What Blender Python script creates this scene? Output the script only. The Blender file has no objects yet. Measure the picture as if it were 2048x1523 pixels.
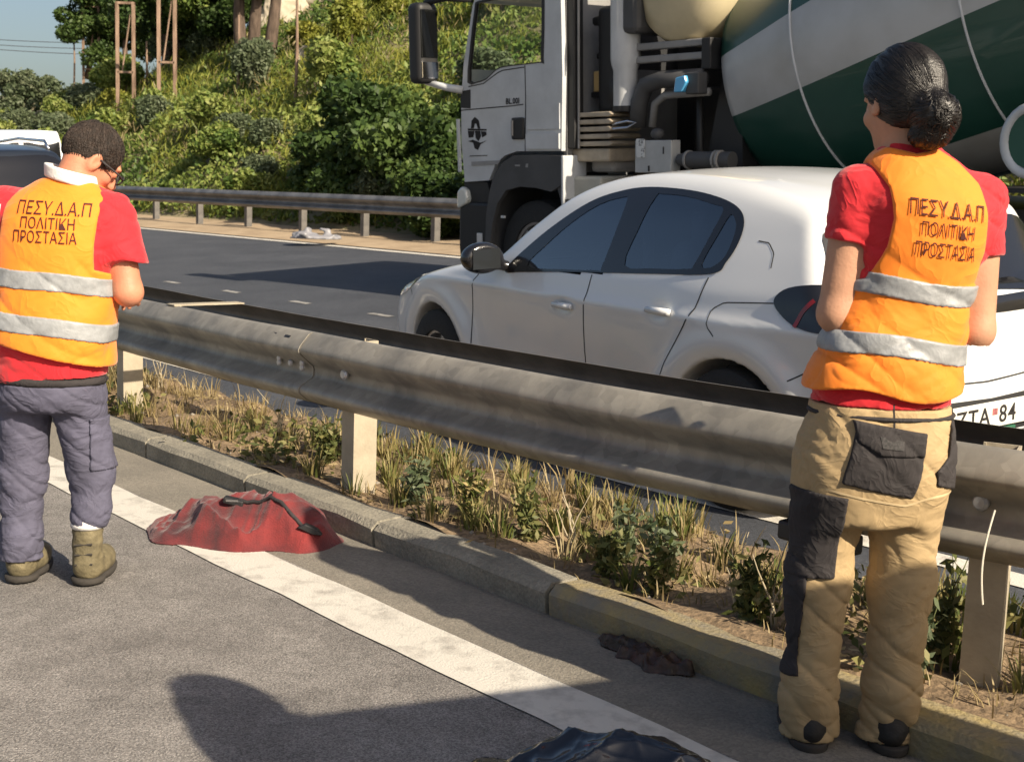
import bpy, bmesh, math, random
import numpy as np
from mathutils import Vector, Matrix
from mathutils.geometry import delaunay_2d_cdt

S = bpy.context.scene
C = S.collection
rng = np.random.default_rng(7)
random.seed(7)

# ------------------------------------------------------------------ camera
cam_d = bpy.data.cameras.new('camera'); cam = bpy.data.objects.new('camera', cam_d); C.objects.link(cam)
cam_d.sensor_fit = 'HORIZONTAL'; cam_d.sensor_width = 36.0; cam_d.lens = 45.0
cam_d.dof.use_dof = True; cam_d.dof.focus_distance = 4.4; cam_d.dof.aperture_fstop = 9.0
cam_d.clip_start = 0.05; cam_d.clip_end = 3000
cam.matrix_world = Matrix.Translation((0, 0, 1.37)) @ Matrix.Rotation(math.radians(90) - 0.142, 4, 'X') @ Matrix.Rotation(0.035, 4, 'Z')
S.camera = cam

# ------------------------------------------------------------------ daylight
SUN_AZ, SUN_EL = math.radians(136.0), math.radians(34.0)      # azimuth clockwise from +Y
W = bpy.data.worlds.new('World'); S.world = W; W.use_nodes = True
nt = W.node_tree
sky = nt.nodes.new('ShaderNodeTexSky'); sky.sky_type = 'NISHITA'; sky.sun_disc = False
sky.sun_elevation = SUN_EL; sky.sun_rotation = SUN_AZ
sky.air_density = 1.0; sky.dust_density = 3.0; sky.ozone_density = 0.6
bg = nt.nodes['Background']; bg.inputs[1].default_value = 0.07
nt.links.new(sky.outputs[0], bg.inputs[0])
sun_d = bpy.data.lights.new('sun', 'SUN'); sun_d.energy = 5.0; sun_d.angle = math.radians(0.55); sun_d.color = (1.0, 0.87, 0.68)
sun = bpy.data.objects.new('sun', sun_d); C.objects.link(sun)
tosun = Vector((math.sin(SUN_AZ) * math.cos(SUN_EL), math.cos(SUN_AZ) * math.cos(SUN_EL), math.sin(SUN_EL)))
sun.rotation_euler = tosun.to_track_quat('Z', 'Y').to_euler()
sun.location = tosun * 60
S.view_settings.view_transform = 'Standard'; S.view_settings.look = 'None'
S.view_settings.exposure = 0.7; S.view_settings.gamma = 1.0; S.view_settings.use_curve_mapping = False

# ------------------------------------------------------------------ helpers
def tag(o, label=None, cat=None, group=None, kind=None):
    if label: o['label'] = label
    if cat: o['category'] = cat
    if group: o['group'] = group
    if kind: o['kind'] = kind
    return o

def empty(name, loc=(0, 0, 0), rot=None):
    o = bpy.data.objects.new(name, None); C.objects.link(o); o.empty_display_size = 0.2
    o.location = loc
    if rot is not None: o.rotation_euler = rot
    return o

def link(name, me, m=None, parent=None):
    o = bpy.data.objects.new(name, me); C.objects.link(o)
    if m is not None:
        me.materials.clear()
        for x in (m if isinstance(m, (list, tuple)) else [m]): me.materials.append(x)
    if parent is not None: o.parent = parent
    return o

def mesh(name, v, f, smooth=False):
    me = bpy.data.meshes.new(name)
    v = np.asarray(v, dtype=np.float32)
    if isinstance(f, np.ndarray) and f.ndim == 2:
        n, k = f.shape
        me.vertices.add(len(v)); me.vertices.foreach_set('co', v.ravel())
        me.loops.add(n * k); me.loops.foreach_set('vertex_index', f.astype(np.int32).ravel())
        me.polygons.add(n)
        me.polygons.foreach_set('loop_start', np.arange(0, n * k, k, dtype=np.int32))
        me.update(calc_edges=True)
    else:
        me.from_pydata([tuple(map(float, x)) for x in v], [], [tuple(int(i) for i in q) for q in f]); me.update()
    if smooth:
        me.polygons.foreach_set('use_smooth', np.ones(len(me.polygons), dtype=bool))
    me.validate()
    return me

class MB:
    """collects simple solids into one mesh"""
    def __init__(s): s.v = []; s.f = []
    def add(s, v, f, M=None):
        b = len(s.v)
        for p in v:
            p = Vector(p)
            s.v.append(tuple(M @ p) if M is not None else tuple(p))
        s.f += [tuple(i + b for i in q) for q in f]
        return s
    def box(s, lo, hi, M=None, bev=0.0):
        bm = bmesh.new()
        bmesh.ops.create_cube(bm, size=1.0)
        for vv in bm.verts:
            for i in range(3): vv.co[i] = lo[i] + (vv.co[i] + .5) * (hi[i] - lo[i])
        if bev > 0: bmesh.ops.bevel(bm, geom=bm.edges[:], offset=bev, segments=2, affect='EDGES', profile=.5, clamp_overlap=True)
        bm.verts.index_update()
        s.add([x.co for x in bm.verts], [[q.index for q in ff.verts] for ff in bm.faces], M); bm.free()
        return s
    def prism(s, poly, d0, d1, axis='y', M=None, bev=0.0):
        """polygon in two axes, pushed along the third"""
        n = len(poly)
        def P(a, b, d): return {'y': (a, d, b), 'x': (d, a, b), 'z': (a, b, d)}[axis]
        bm = bmesh.new()
        A = [bm.verts.new(P(a, b, d0)) for a, b in poly]; B = [bm.verts.new(P(a, b, d1)) for a, b in poly]
        bm.faces.new(A); bm.faces.new(B[::-1])
        for i in range(n): bm.faces.new((A[i], B[i], B[(i + 1) % n], A[(i + 1) % n]))
        bmesh.ops.recalc_face_normals(bm, faces=bm.faces[:])
        if bev > 0: bmesh.ops.bevel(bm, geom=bm.edges[:], offset=bev, segments=2, affect='EDGES', profile=.5, clamp_overlap=True)
        bm.verts.index_update()
        s.add([x.co for x in bm.verts], [[q.index for q in ff.verts] for ff in bm.faces], M); bm.free()
        return s
    def tube(s, pts, r, k=8, M=None, cap=True):
        pts = [Vector(p) for p in pts]; rs = r if isinstance(r, (list, tuple)) else [r] * len(pts)
        V = []; F = []; prev = None
        for i, p in enumerate(pts):
            t = (pts[min(i + 1, len(pts) - 1)] - pts[max(i - 1, 0)]).normalized()
            a = t.cross(Vector((0, 0, 1)))
            if a.length < .05: a = t.cross(Vector((1, 0, 0)))
            a.normalize()
            if prev is not None:
                a = (prev - t * prev.dot(t)).normalized()
            prev = a; b = t.cross(a)
            for j in range(k):
                an = 2 * math.pi * j / k
                V.append(p + (a * math.cos(an) + b * math.sin(an)) * rs[i])
        for i in range(len(pts) - 1):
            for j in range(k):
                F.append((i * k + j, i * k + (j + 1) % k, (i + 1) * k + (j + 1) % k, (i + 1) * k + j))
        if cap:
            F.append(tuple(range(k))[::-1]); F.append(tuple((len(pts) - 1) * k + j for j in range(k)))
        return s.add(V, F, M)
    def lathe(s, prof, k=24, M=None):
        """(radius, height) profile about z"""
        V = []; F = []
        for r, z in prof:
            for j in range(k):
                a = 2 * math.pi * j / k; V.append((r * math.cos(a), r * math.sin(a), z))
        for i in range(len(prof) - 1):
            for j in range(k):
                F.append((i * k + j, i * k + (j + 1) % k, (i + 1) * k + (j + 1) % k, (i + 1) * k + j))
        F.append(tuple(range(k))[::-1]); F.append(tuple((len(prof) - 1) * k + j for j in range(k)))
        return s.add(V, F, M)
    def build(s, name, m, parent=None, smooth=False, angle=None):
        me = mesh(name, s.v, s.f, smooth)
        if smooth and angle: me.set_sharp_from_angle(angle=math.radians(angle))
        return link(name, me, m, parent)

# ------------------------------------------------------------------ materials
def mat(name, col, rough=.6, metal=0.0, var=0.0, vscale=6.0, bump=0.0, bscale=60.0, col2=None, spec=None, coat=0.0, stretch=None, mixlo=.35, mixhi=.65, sheen=0.0, detail=5.0, transl=0.0, wrinkle=0.0, wscale=14.0):
    m = bpy.data.materials.new(name); m.use_nodes = True
    n = m.node_tree; b = n.nodes['Principled BSDF']
    b.inputs['Base Color'].default_value = (*col, 1); b.inputs['Roughness'].default_value = rough; b.inputs['Metallic'].default_value = metal
    if spec is not None: b.inputs['Specular IOR Level'].default_value = spec
    if coat: b.inputs['Coat Weight'].default_value = coat; b.inputs['Coat Roughness'].default_value = .06
    if sheen: b.inputs['Sheen Weight'].default_value = sheen
    tc = n.nodes.new('ShaderNodeTexCoord')
    mp = n.nodes.new('ShaderNodeMapping'); n.links.new(tc.outputs['Object'], mp.inputs[0])
    if stretch: mp.inputs['Scale'].default_value = stretch
    if var > 0 or col2:
        nz = n.nodes.new('ShaderNodeTexNoise'); nz.inputs['Scale'].default_value = vscale; nz.inputs['Detail'].default_value = detail; nz.inputs['Roughness'].default_value = .62
        n.links.new(mp.outputs[0], nz.inputs[0])
        mr = n.nodes.new('ShaderNodeMapRange'); mr.inputs[1].default_value = mixlo; mr.inputs[2].default_value = mixhi
        n.links.new(nz.outputs[0], mr.inputs[0])
        mx = n.nodes.new('ShaderNodeMix'); mx.data_type = 'RGBA'
        c2 = col2 if col2 else tuple(min(1, c * (1 + var)) for c in col)
        c1 = col if col2 else tuple(c * (1 - var) for c in col)
        mx.inputs[6].default_value = (*c1, 1); mx.inputs[7].default_value = (*c2, 1)
        n.links.new(mr.outputs[0], mx.inputs[0]); n.links.new(mx.outputs[2], b.inputs['Base Color'])
    if bump > 0:
        nb = n.nodes.new('ShaderNodeTexNoise'); nb.inputs['Scale'].default_value = bscale; nb.inputs['Detail'].default_value = 4
        n.links.new(mp.outputs[0], nb.inputs[0])
        bp = n.nodes.new('ShaderNodeBump'); bp.inputs['Strength'].default_value = bump; bp.inputs['Distance'].default_value = .01
        n.links.new(nb.outputs[0], bp.inputs['Height']); n.links.new(bp.outputs[0], b.inputs['Normal'])
    if wrinkle > 0:                                                # creased cloth: ridged, warped noise at centimetre scale
        w = n.nodes.new('ShaderNodeTexNoise'); w.inputs['Scale'].default_value = wscale; w.inputs['Detail'].default_value = 2.5; w.inputs['Distortion'].default_value = 1.6
        n.links.new(mp.outputs[0], w.inputs[0])
        a = n.nodes.new('ShaderNodeMath'); a.operation = 'SUBTRACT'; a.inputs[1].default_value = .5; n.links.new(w.outputs[0], a.inputs[0])
        c = n.nodes.new('ShaderNodeMath'); c.operation = 'ABSOLUTE'; n.links.new(a.outputs[0], c.inputs[0])
        p = n.nodes.new('ShaderNodeMath'); p.operation = 'POWER'; p.inputs[1].default_value = .6; n.links.new(c.outputs[0], p.inputs[0])
        b2 = n.nodes.new('ShaderNodeBump'); b2.inputs['Strength'].default_value = wrinkle; b2.inputs['Distance'].default_value = .022; b2.invert = True
        n.links.new(p.outputs[0], b2.inputs['Height'])
        if bump > 0: n.links.new(bp.outputs[0], b2.inputs['Normal'])
        n.links.new(b2.outputs[0], b.inputs['Normal'])
    return m

def glass_mat(name, tint, mixf=.18, rough=.02):
    """car glass: a tinted see-through sheet with a Fresnel reflection"""
    m = bpy.data.materials.new(name); m.use_nodes = True; n = m.node_tree; n.nodes.clear()
    out = n.nodes.new('ShaderNodeOutputMaterial'); tr = n.nodes.new('ShaderNodeBsdfTransparent'); tr.inputs[0].default_value = (*tint, 1)
    gl = n.nodes.new('ShaderNodeBsdfGlossy'); gl.inputs['Roughness'].default_value = rough; gl.inputs[0].default_value = (.9, .95, 1, 1)
    fr = n.nodes.new('ShaderNodeFresnel'); fr.inputs[0].default_value = 1.5
    ad = n.nodes.new('ShaderNodeMath'); ad.operation = 'ADD'; ad.inputs[1].default_value = mixf; ad.use_clamp = True
    mx = n.nodes.new('ShaderNodeMixShader')
    n.links.new(fr.outputs[0], ad.inputs[0]); n.links.new(ad.outputs[0], mx.inputs[0]); n.links.new(tr.outputs[0], mx.inputs[1]); n.links.new(gl.outputs[0], mx.inputs[2])
    n.links.new(mx.outputs[0], out.inputs[0])
    return m

def leaf_mat(name, cols, transl=.25, rough=.55):
    """foliage: colour drawn per leaf from a random value stored on the mesh"""
    m = bpy.data.materials.new(name); m.use_nodes = True; n = m.node_tree; b = n.nodes['Principled BSDF']
    at = n.nodes.new('ShaderNodeAttribute'); at.attribute_name = 'rnd'
    cr = n.nodes.new('ShaderNodeValToRGB'); e = cr.color_ramp.elements
    e[0].color = (*cols[0], 1); e[1].color = (*cols[-1], 1)
    for i, c in enumerate(cols[1:-1]):
        x = e.new((i + 1) / (len(cols) - 1)); x.color = (*c, 1)
    n.links.new(at.outputs['Fac'], cr.inputs[0]); n.links.new(cr.outputs[0], b.inputs['Base Color'])
    b.inputs['Roughness'].default_value = rough; b.inputs['Specular IOR Level'].default_value = .3
    tl = n.nodes.new('ShaderNodeBsdfTranslucent'); n.links.new(cr.outputs[0], tl.inputs[0])
    mx = n.nodes.new('ShaderNodeMixShader'); mx.inputs[0].default_value = transl
    out = n.nodes['Material Output']
    n.links.new(b.outputs[0], mx.inputs[1]); n.links.new(tl.outputs[0], mx.inputs[2]); n.links.new(mx.outputs[0], out.inputs[0])
    return m

# ------------------------------------------------------------------ signed-distance modelling
def hash3(ix, iy, iz, seed):
    h = (ix.astype(np.int64) * 374761393 + iy.astype(np.int64) * 668265263 + iz.astype(np.int64) * 2147483647 + seed * 144665) & 0xffffffff
    h = ((h ^ (h >> 13)) * 1274126177) & 0xffffffff
    h = h ^ (h >> 16)
    return (h & 0xffff) / 65535.0
def vnoise(x, y, z, seed=0):
    ix, iy, iz = np.floor(x), np.floor(y), np.floor(z)
    fx, fy, fz = x - ix, y - iy, z - iz
    fx, fy, fz = [t * t * (3 - 2 * t) for t in (fx, fy, fz)]
    r = 0
    for a in (0, 1):
        for b in (0, 1):
            for c in (0, 1):
                r = r + hash3(ix + a, iy + b, iz + c, seed) * (fx if a else 1 - fx) * (fy if b else 1 - fy) * (fz if c else 1 - fz)
    return r * 2 - 1
def smin(a, b, k):
    h = np.clip(.5 + .5 * (b - a) / k, 0, 1); return b * (1 - h) + a * h - k * h * (1 - h)
def smax(a, b, k): return -smin(-a, -b, k)
def cone(P, a, b, ra, rb):
    a = np.array(a, float); b = np.array(b, float); ba = b - a
    pa = P - a; h = np.clip((pa @ ba) / (ba @ ba), 0, 1)
    return np.linalg.norm(pa - h[:, None] * ba, axis=1) - (ra + (rb - ra) * h)
def chain(P, pts, rs, k=.02):
    d = None
    for i in range(len(pts) - 1):
        c = cone(P, pts[i], pts[i + 1], rs[i], rs[i + 1]); d = c if d is None else smin(d, c, k)
    return d
def ell(P, c, r, R=None):
    q = P - np.array(c)
    if R is not None: q = q @ R
    r = np.array(r); k0 = np.linalg.norm(q / r, axis=1); k1 = np.linalg.norm(q / (r * r), axis=1)
    return k0 * (k0 - 1) / np.maximum(k1, 1e-9)
def boxsd(P, c, h, r=0.0, R=None):
    q = P - np.array(c)
    if R is not None: q = q @ R
    q = np.abs(q) - (np.array(h) - r)
    return np.linalg.norm(np.maximum(q, 0), axis=1) + np.minimum(q.max(1), 0) - r
def cr(xs, ys, n=80):
    """Catmull-Rom (shape keeping) through control values"""
    xs = np.array(xs, float); ys = np.array(ys, float)
    m = np.gradient(ys, xs); X = np.linspace(xs[0], xs[-1], n); i = np.clip(np.searchsorted(xs, X) - 1, 0, len(xs) - 2)
    h = xs[i + 1] - xs[i]; t = (X - xs[i]) / h
    Y = (2*t**3-3*t**2+1)*ys[i] + (t**3-2*t**2+t)*h*m[i] + (-2*t**3+3*t**2)*ys[i+1] + (t**3-t**2)*h*m[i+1]
    return X, Y
def loft(P, zs, cx, cy, a, b, p=2.3):
    """upright body of elliptic sections"""
    if zs[0] > zs[-1]: zs, cx, cy, a, b = [list(t)[::-1] for t in (zs, cx, cy, a, b)]
    z = P[:, 2]; o = [np.interp(z, *cr(zs, t)) for t in (cx, cy, a, b)]
    q = (np.abs((P[:, 0] - o[0]) / o[2]) ** p + np.abs((P[:, 1] - o[1]) / o[3]) ** p) ** (1 / p)
    d = (q - 1) * np.minimum(o[2], o[3])
    return smax(d, np.maximum(zs[0] - z, z - zs[-1]), .02)
def poly2(x, z, pts):
    """signed distance to a polygon (negative inside)"""
    pts = np.array(pts, float); n = len(pts)
    d = np.full(x.shape, 1e9); s = np.ones(x.shape)
    for i in range(n):
        a = pts[i]; b = pts[i - 1]; e = b - a; wx = x - a[0]; wz = z - a[1]
        t = np.clip((wx * e[0] + wz * e[1]) / max(e @ e, 1e-12), 0, 1)
        d = np.minimum(d, (wx - e[0] * t) ** 2 + (wz - e[1] * t) ** 2)
        c1 = z >= a[1]; c2 = z < b[1]; c3 = e[0] * wz > e[1] * wx
        fl = (c1 & c2 & c3) | (~c1 & ~c2 & ~c3); s = np.where(fl, -s, s)
    return s * np.sqrt(d)
def smooth_closed(pts, n=8):
    pts = np.array(pts, float); m = len(pts); o = []
    for i in range(m):
        p0, p1, p2, p3 = pts[i - 1], pts[i], pts[(i + 1) % m], pts[(i + 2) % m]
        for j in range(n):
            t = j / n
            o.append(.5 * ((2 * p1) + (-p0 + p2) * t + (2 * p0 - 5 * p1 + 4 * p2 - p3) * t * t + (-p0 + 3 * p1 - 3 * p2 + p3) * t ** 3))
    return np.array(o)
def grad(f, P, e=1e-3):
    g = np.stack([f(P + np.eye(3)[i] * e) - f(P - np.eye(3)[i] * e) for i in range(3)], 1) / (2 * e)
    return g
def sdf_arrays(f, lo, hi, h, newton=1, block=6, margin=2.2):
    lo = np.array(lo, float); n = np.ceil((np.array(hi) - lo) / h).astype(int) + 1
    nb = -(-n // block); n = nb * block
    # coarse pass
    ax = [lo[i] + h * (np.arange(nb[i]) * block + (block - 1) / 2) for i in range(3)]
    G = np.stack(np.meshgrid(*ax, indexing='ij'), -1).reshape(-1, 3)
    cv = f(G).reshape(nb)
    act = np.abs(cv) < h * block * .87 * margin
    V = np.repeat(np.repeat(np.repeat(np.where(cv < 0, -1., 1.), block, 0), block, 1), block, 2)
    A = np.repeat(np.repeat(np.repeat(act, block, 0), block, 1), block, 2)
    idx = np.argwhere(A)
    vals = np.empty(len(idx))
    for s in range(0, len(idx), 400000):
        vals[s:s + 400000] = f(lo + h * idx[s:s + 400000])
    V[idx[:, 0], idx[:, 1], idx[:, 2]] = vals
    I = V < 0
    nc = n - 1
    acc = np.zeros((*nc, 3)); cnt = np.zeros(nc)
    for a in range(3):
        sl0 = [slice(None)] * 3; sl1 = [slice(None)] * 3; sl0[a] = slice(0, -1); sl1[a] = slice(1, None)
        e = np.argwhere(I[tuple(sl0)] != I[tuple(sl1)])
        e1 = e.copy(); e1[:, a] += 1
        v0 = V[e[:, 0], e[:, 1], e[:, 2]]; v1 = V[e1[:, 0], e1[:, 1], e1[:, 2]]
        p = e.astype(float); p[:, a] += v0 / (v0 - v1)
        o = [i for i in range(3) if i != a]
        for d0 in (0, 1):
            for d1 in (0, 1):
                q = e.copy(); q[:, o[0]] -= d0; q[:, o[1]] -= d1
                ok = (q >= 0).all(1) & (q < nc).all(1)
                np.add.at(acc, tuple(q[ok].T), p[ok]); np.add.at(cnt, tuple(q[ok].T), 1)
    m = cnt > 0
    ids = -np.ones(nc, int); ids[m] = np.arange(m.sum())
    verts = lo + h * (acc[m] / cnt[m][:, None])
    quads = []
    for a in range(3):
        sl0 = [slice(None)] * 3; sl1 = [slice(None)] * 3; sl0[a] = slice(0, -1); sl1[a] = slice(1, None)
        e = np.argwhere(I[tuple(sl0)] != I[tuple(sl1)])
        b, c = (a + 1) % 3, (a + 2) % 3
        e = e[(e[:, b] > 0) & (e[:, c] > 0) & (e[:, b] < nc[b]) & (e[:, c] < nc[c])]
        ins = I[e[:, 0], e[:, 1], e[:, 2]]
        q = []
        for db, dc in ((1, 1), (0, 1), (0, 0), (1, 0)):
            t = e.copy(); t[:, b] -= db; t[:, c] -= dc; q.append(ids[t[:, 0], t[:, 1], t[:, 2]])
        q = np.stack(q, 1); q[~ins] = q[~ins][:, ::-1]
        quads.append(q)
    quads = np.concatenate(quads)
    for _ in range(newton):
        d = f(verts); g = grad(f, verts); gg = np.maximum((g * g).sum(1), .05)
        st = -(d / gg)[:, None] * g; L = np.linalg.norm(st, axis=1, keepdims=True)
        verts = verts + st * np.minimum(1, .7 * h / np.maximum(L, 1e-9))
    return verts, quads
def sdf_obj(name, f, lo, hi, h, m, parent=None, newton=1, **k):
    v, q = sdf_arrays(f, lo, hi, h, newton, **k)
    return link(name, mesh(name, v, q, True), m, parent)

# ------------------------------------------------------------------ road frame: s along the carriageway, n across it
UX, UY, NX, NY = -.6626, .749, .749, .6626
BANK = .065
def R(s, n, z=0.0): return (UX * s + NX * n, UY * s + NY * n, z)
def hz(n): return .03 + BANK * (n - 3.95)            # height of the banked carriageway
def rail_n(s):
    a = max(0.0, 4 - s); b = max(0.0, s - 4)
    return 3.08 + (.03 * a * a if a < 4 else .48 + .24 * (a - 4)) + (.006 * b * b if b < 6 else .216 + .05 * (b - 6))
def strip(name, s0, s1, n0, n1, zf, m, ds=1.0, dn=1.0, kind='structure', wob=0.0):
    ns = max(2, int((s1 - s0) / ds) + 1); nn = max(2, int(abs(n1 - n0) / dn) + 1)
    V = []; F = []
    for i in range(ns):
        for j in range(nn):
            s = s0 + (s1 - s0) * i / (ns - 1); n = n0 + (n1 - n0) * j / (nn - 1)
            if wob and j in (0, nn - 1): n += wob * math.sin(s * 7.3 + j) * math.sin(s * 2.1)
            V.append(R(s, n, zf(s, n)))
    for i in range(ns - 1):
        for j in range(nn - 1):
            a = i * nn + j; F.append((a, a + nn, a + nn + 1, a + 1))
    me = mesh(name, V, np.array(F)); o = link(name, me, m); me.flip_normals() if me.polygons[0].normal.z < 0 else None
    if kind: o['kind'] = kind
    return o

# ------------------------------------------------------------------ palette
M_asph = mat('old_asphalt', (.158, .146, .136), .92, var=.0, vscale=2.2, col2=(.27, .252, .234), bump=.9, bscale=150, mixlo=.25, mixhi=.75, detail=12)
def speckle(m, scale, lo, hi, amt):
    n = m.node_tree; b = n.nodes['Principled BSDF']; src = b.inputs['Base Color'].links[0].from_socket
    tc = [x for x in n.nodes if x.type == 'TEX_COORD'][0]
    v = n.nodes.new('ShaderNodeTexVoronoi'); v.inputs['Scale'].default_value = scale; n.links.new(tc.outputs['Object'], v.inputs[0])
    sp = n.nodes.new('ShaderNodeSeparateColor'); n.links.new(v.outputs['Color'], sp.inputs[0])
    mr = n.nodes.new('ShaderNodeMapRange'); mr.inputs[3].default_value = lo; mr.inputs[4].default_value = hi; n.links.new(sp.outputs[0], mr.inputs[0])
    mx = n.nodes.new('ShaderNodeMix'); mx.data_type = 'RGBA'; mx.blend_type = 'MULTIPLY'; mx.inputs[0].default_value = amt
    n.links.new(src, mx.inputs[6]); n.links.new(mr.outputs[0], mx.inputs[7]); n.links.new(mx.outputs[2], b.inputs['Base Color'])
    return m
M_gut = mat('dusty_gutter', (.17, .155, .13), .95, col2=(.25, .225, .185), vscale=3, bump=.5, bscale=120, mixlo=.3, mixhi=.7, detail=10)
M_high = mat('dark_asphalt', (.046, .050, .060), .7, col2=(.068, .073, .085), vscale=1.2, bump=.4, bscale=200, detail=10, stretch=(1, 1, 1))
M_paint = mat('worn_white_paint', (.30, .28, .25), .85, col2=(.60, .57, .51), vscale=9, bump=.4, bscale=140, mixlo=.25, mixhi=.5, detail=12)
M_paintf = mat('faded_white_paint', (.10, .10, .10), .85, col2=(.38, .37, .35), vscale=8, mixlo=.3, mixhi=.6, detail=10)
M_kerb = mat('kerb_concrete', (.20, .185, .15), .92, col2=(.30, .275, .22), vscale=5, bump=.7, bscale=70, detail=10)
M_kerby = mat('kerb_worn_yellow', (.21, .19, .15), .92, col2=(.36, .275, .11), vscale=5, bump=.7, bscale=70, mixlo=.40, mixhi=.68, detail=10)
M_soil = mat('dry_soil', (.13, .09, .055), .97, col2=(.31, .22, .13), vscale=5, bump=1.0, bscale=45, detail=12, mixlo=.3, mixhi=.7)
M_shoul = mat('dusty_shoulder', (.30, .22, .14), .97, col2=(.42, .32, .21), vscale=2, bump=.6, bscale=40, detail=10)
M_hill = mat('hill_soil', (.11, .10, .05), .97, col2=(.30, .25, .15), vscale=.7, bump=.8, bscale=6, detail=12, mixlo=.38, mixhi=.62)
M_galv = mat('weathered_galvanised_steel', (.20, .19, .17), .5, .35, col2=(.37, .34, .285), vscale=3.5, bump=.12, bscale=30, detail=10, spec=.4, stretch=(1, 1, .4))
M_galvd = mat('dark_galvanised_steel', (.11, .105, .10), .5, 0.0, col2=(.17, .16, .15), vscale=6, bump=.12, bscale=30, spec=.4)  # darker copy of the rail steel; on the back beam it paints in shade
M_post = mat('dusty_post_steel', (.34, .295, .22), .75, 0.0, col2=(.46, .40, .30), vscale=7, bump=.2, bscale=50, detail=10)
M_dark = mat('dark_steel', (.02, .02, .022), .5)
M_bolt = mat('zinc_bolt', (.55, .55, .55), .35, .6)

speckle(M_asph, 230, .45, 1.6, .75); speckle(M_gut, 140, .75, 1.25, .7); speckle(M_high, 90, .7, 1.35, .8); speckle(M_kerb, 120, .75, 1.2, .7); speckle(M_soil, 70, .6, 1.4, .8); speckle(M_galv, 22, .84, 1.12, .8); speckle(M_asph, 12, .86, 1.12, .8); speckle(M_asph, 620, .7, 1.3, .7)
# ------------------------------------------------------------------ pixel ray helper (reference picture 2048 x 1523) to a world point at distance y
def at(px, py, y):
    a, b = px - 1024, py - 761.5
    crr, srr = math.cos(.035), math.sin(.035)
    u, v = a * crr + b * srr, -a * srr + b * crr
    x, up = u / 2560, -v / 2560
    c, s = math.cos(.142), math.sin(.142)
    r = (x, c + up * s, -s + up * c); t = y / r[1]
    return Vector((r[0] * t, y, 1.37 + r[2] * t))

# ------------------------------------------------------------------ ground and roads
def flat(name, pts, z, m):
    o = link(name, mesh(name, [(x, y, z) for x, y in pts], [tuple(range(len(pts)))]), m); o['kind'] = 'structure'; return o
flat('ground', [(-900, -300), (900, -300), (900, 1500), (-900, 1500)], -.9, M_hill)
strip('road', -40, 130, -40, 2.46, lambda s, n: 0.0, M_asph, 10, 10)
strip('gutter', -30, 60, 2.46, 2.84, lambda s, n: 0.0 + .012 * math.sin((n - 2.46) / .38 * math.pi), M_gut, 1.0, .1)
strip('edge_line', -30, 110, 2.22, 2.45, lambda s, n: .0045, M_paint, .22, .3, wob=.008)
strip('soil_strip', -20, 60, 2.96, 4.02, lambda s, n: (.085 + .03 * math.sin(s * 5 + n * 9) * math.sin(n * 13) + .025 * math.sin(s * 11.3 + 2) * math.sin(n * 5.1)) * (1 if n < 3.9 else .3), M_soil, .07, .07)
strip('highway', -40, 140, 4.0, 11.55, lambda s, n: hz(n), M_high, 4, 1.0)
strip('highway_far_line', -40, 140, 11.28, 11.43, lambda s, n: hz(n) + .005, M_paint, 1, .2, wob=.01)
strip('highway_near_line', -40, 140, 4.32, 4.45, lambda s, n: hz(n) + .005, M_paint, 1, .2, wob=.01)
for k in range(-3, 16):
    s0 = 11.1 + 1.42 * k if -1 <= k <= 5 else 11.1 + 1.42 * k
    o = strip('lane_dash', s0, s0 + .34, 6.99, 7.07, lambda s, n: hz(n) + .005, M_paintf, .2, .2)
strip('far_shoulder', -40, 140, 11.5, 14.2, lambda s, n: hz(n) + .01 + .03 * math.sin(s * 1.7) * math.sin(n * 3) * (n > 11.6), M_shoul, .6, .3)

# kerb built of stones
kerb = empty('kerb', R(3, 2.9, 0)); kerb['kind'] = 'structure'
L = 0.98
for k in range(-4, 26):
    a = k * 1.0; prof = [(2.84, -.05), (2.835, .075), (2.86, .098), (2.985, .10), (2.985, -.05)]
    V = []; F = []
    ns = 5
    for i in range(ns):
        s = a + L * i / (ns - 1)
        for j, (n, z) in enumerate(prof):
            d = .006 * float(vnoise(np.array([s * 6.]), np.array([j * 1.7]), np.array([0.]), 3)[0])
            V.append(R(s, n + d, z + d))
    for i in range(ns - 1):
        for j in range(4): q = i * 5 + j; F.append((q, q + 5, q + 6, q + 1))
    F += [tuple(range(5)), tuple(reversed(range((ns - 1) * 5, ns * 5)))]
    o = link('kerb_stone', mesh('kerb_stone', V, F), M_kerby if k < 3 else M_kerb)
    o.parent = kerb; o.matrix_parent_inverse = Matrix.Translation(-Vector(kerb.location))

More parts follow.
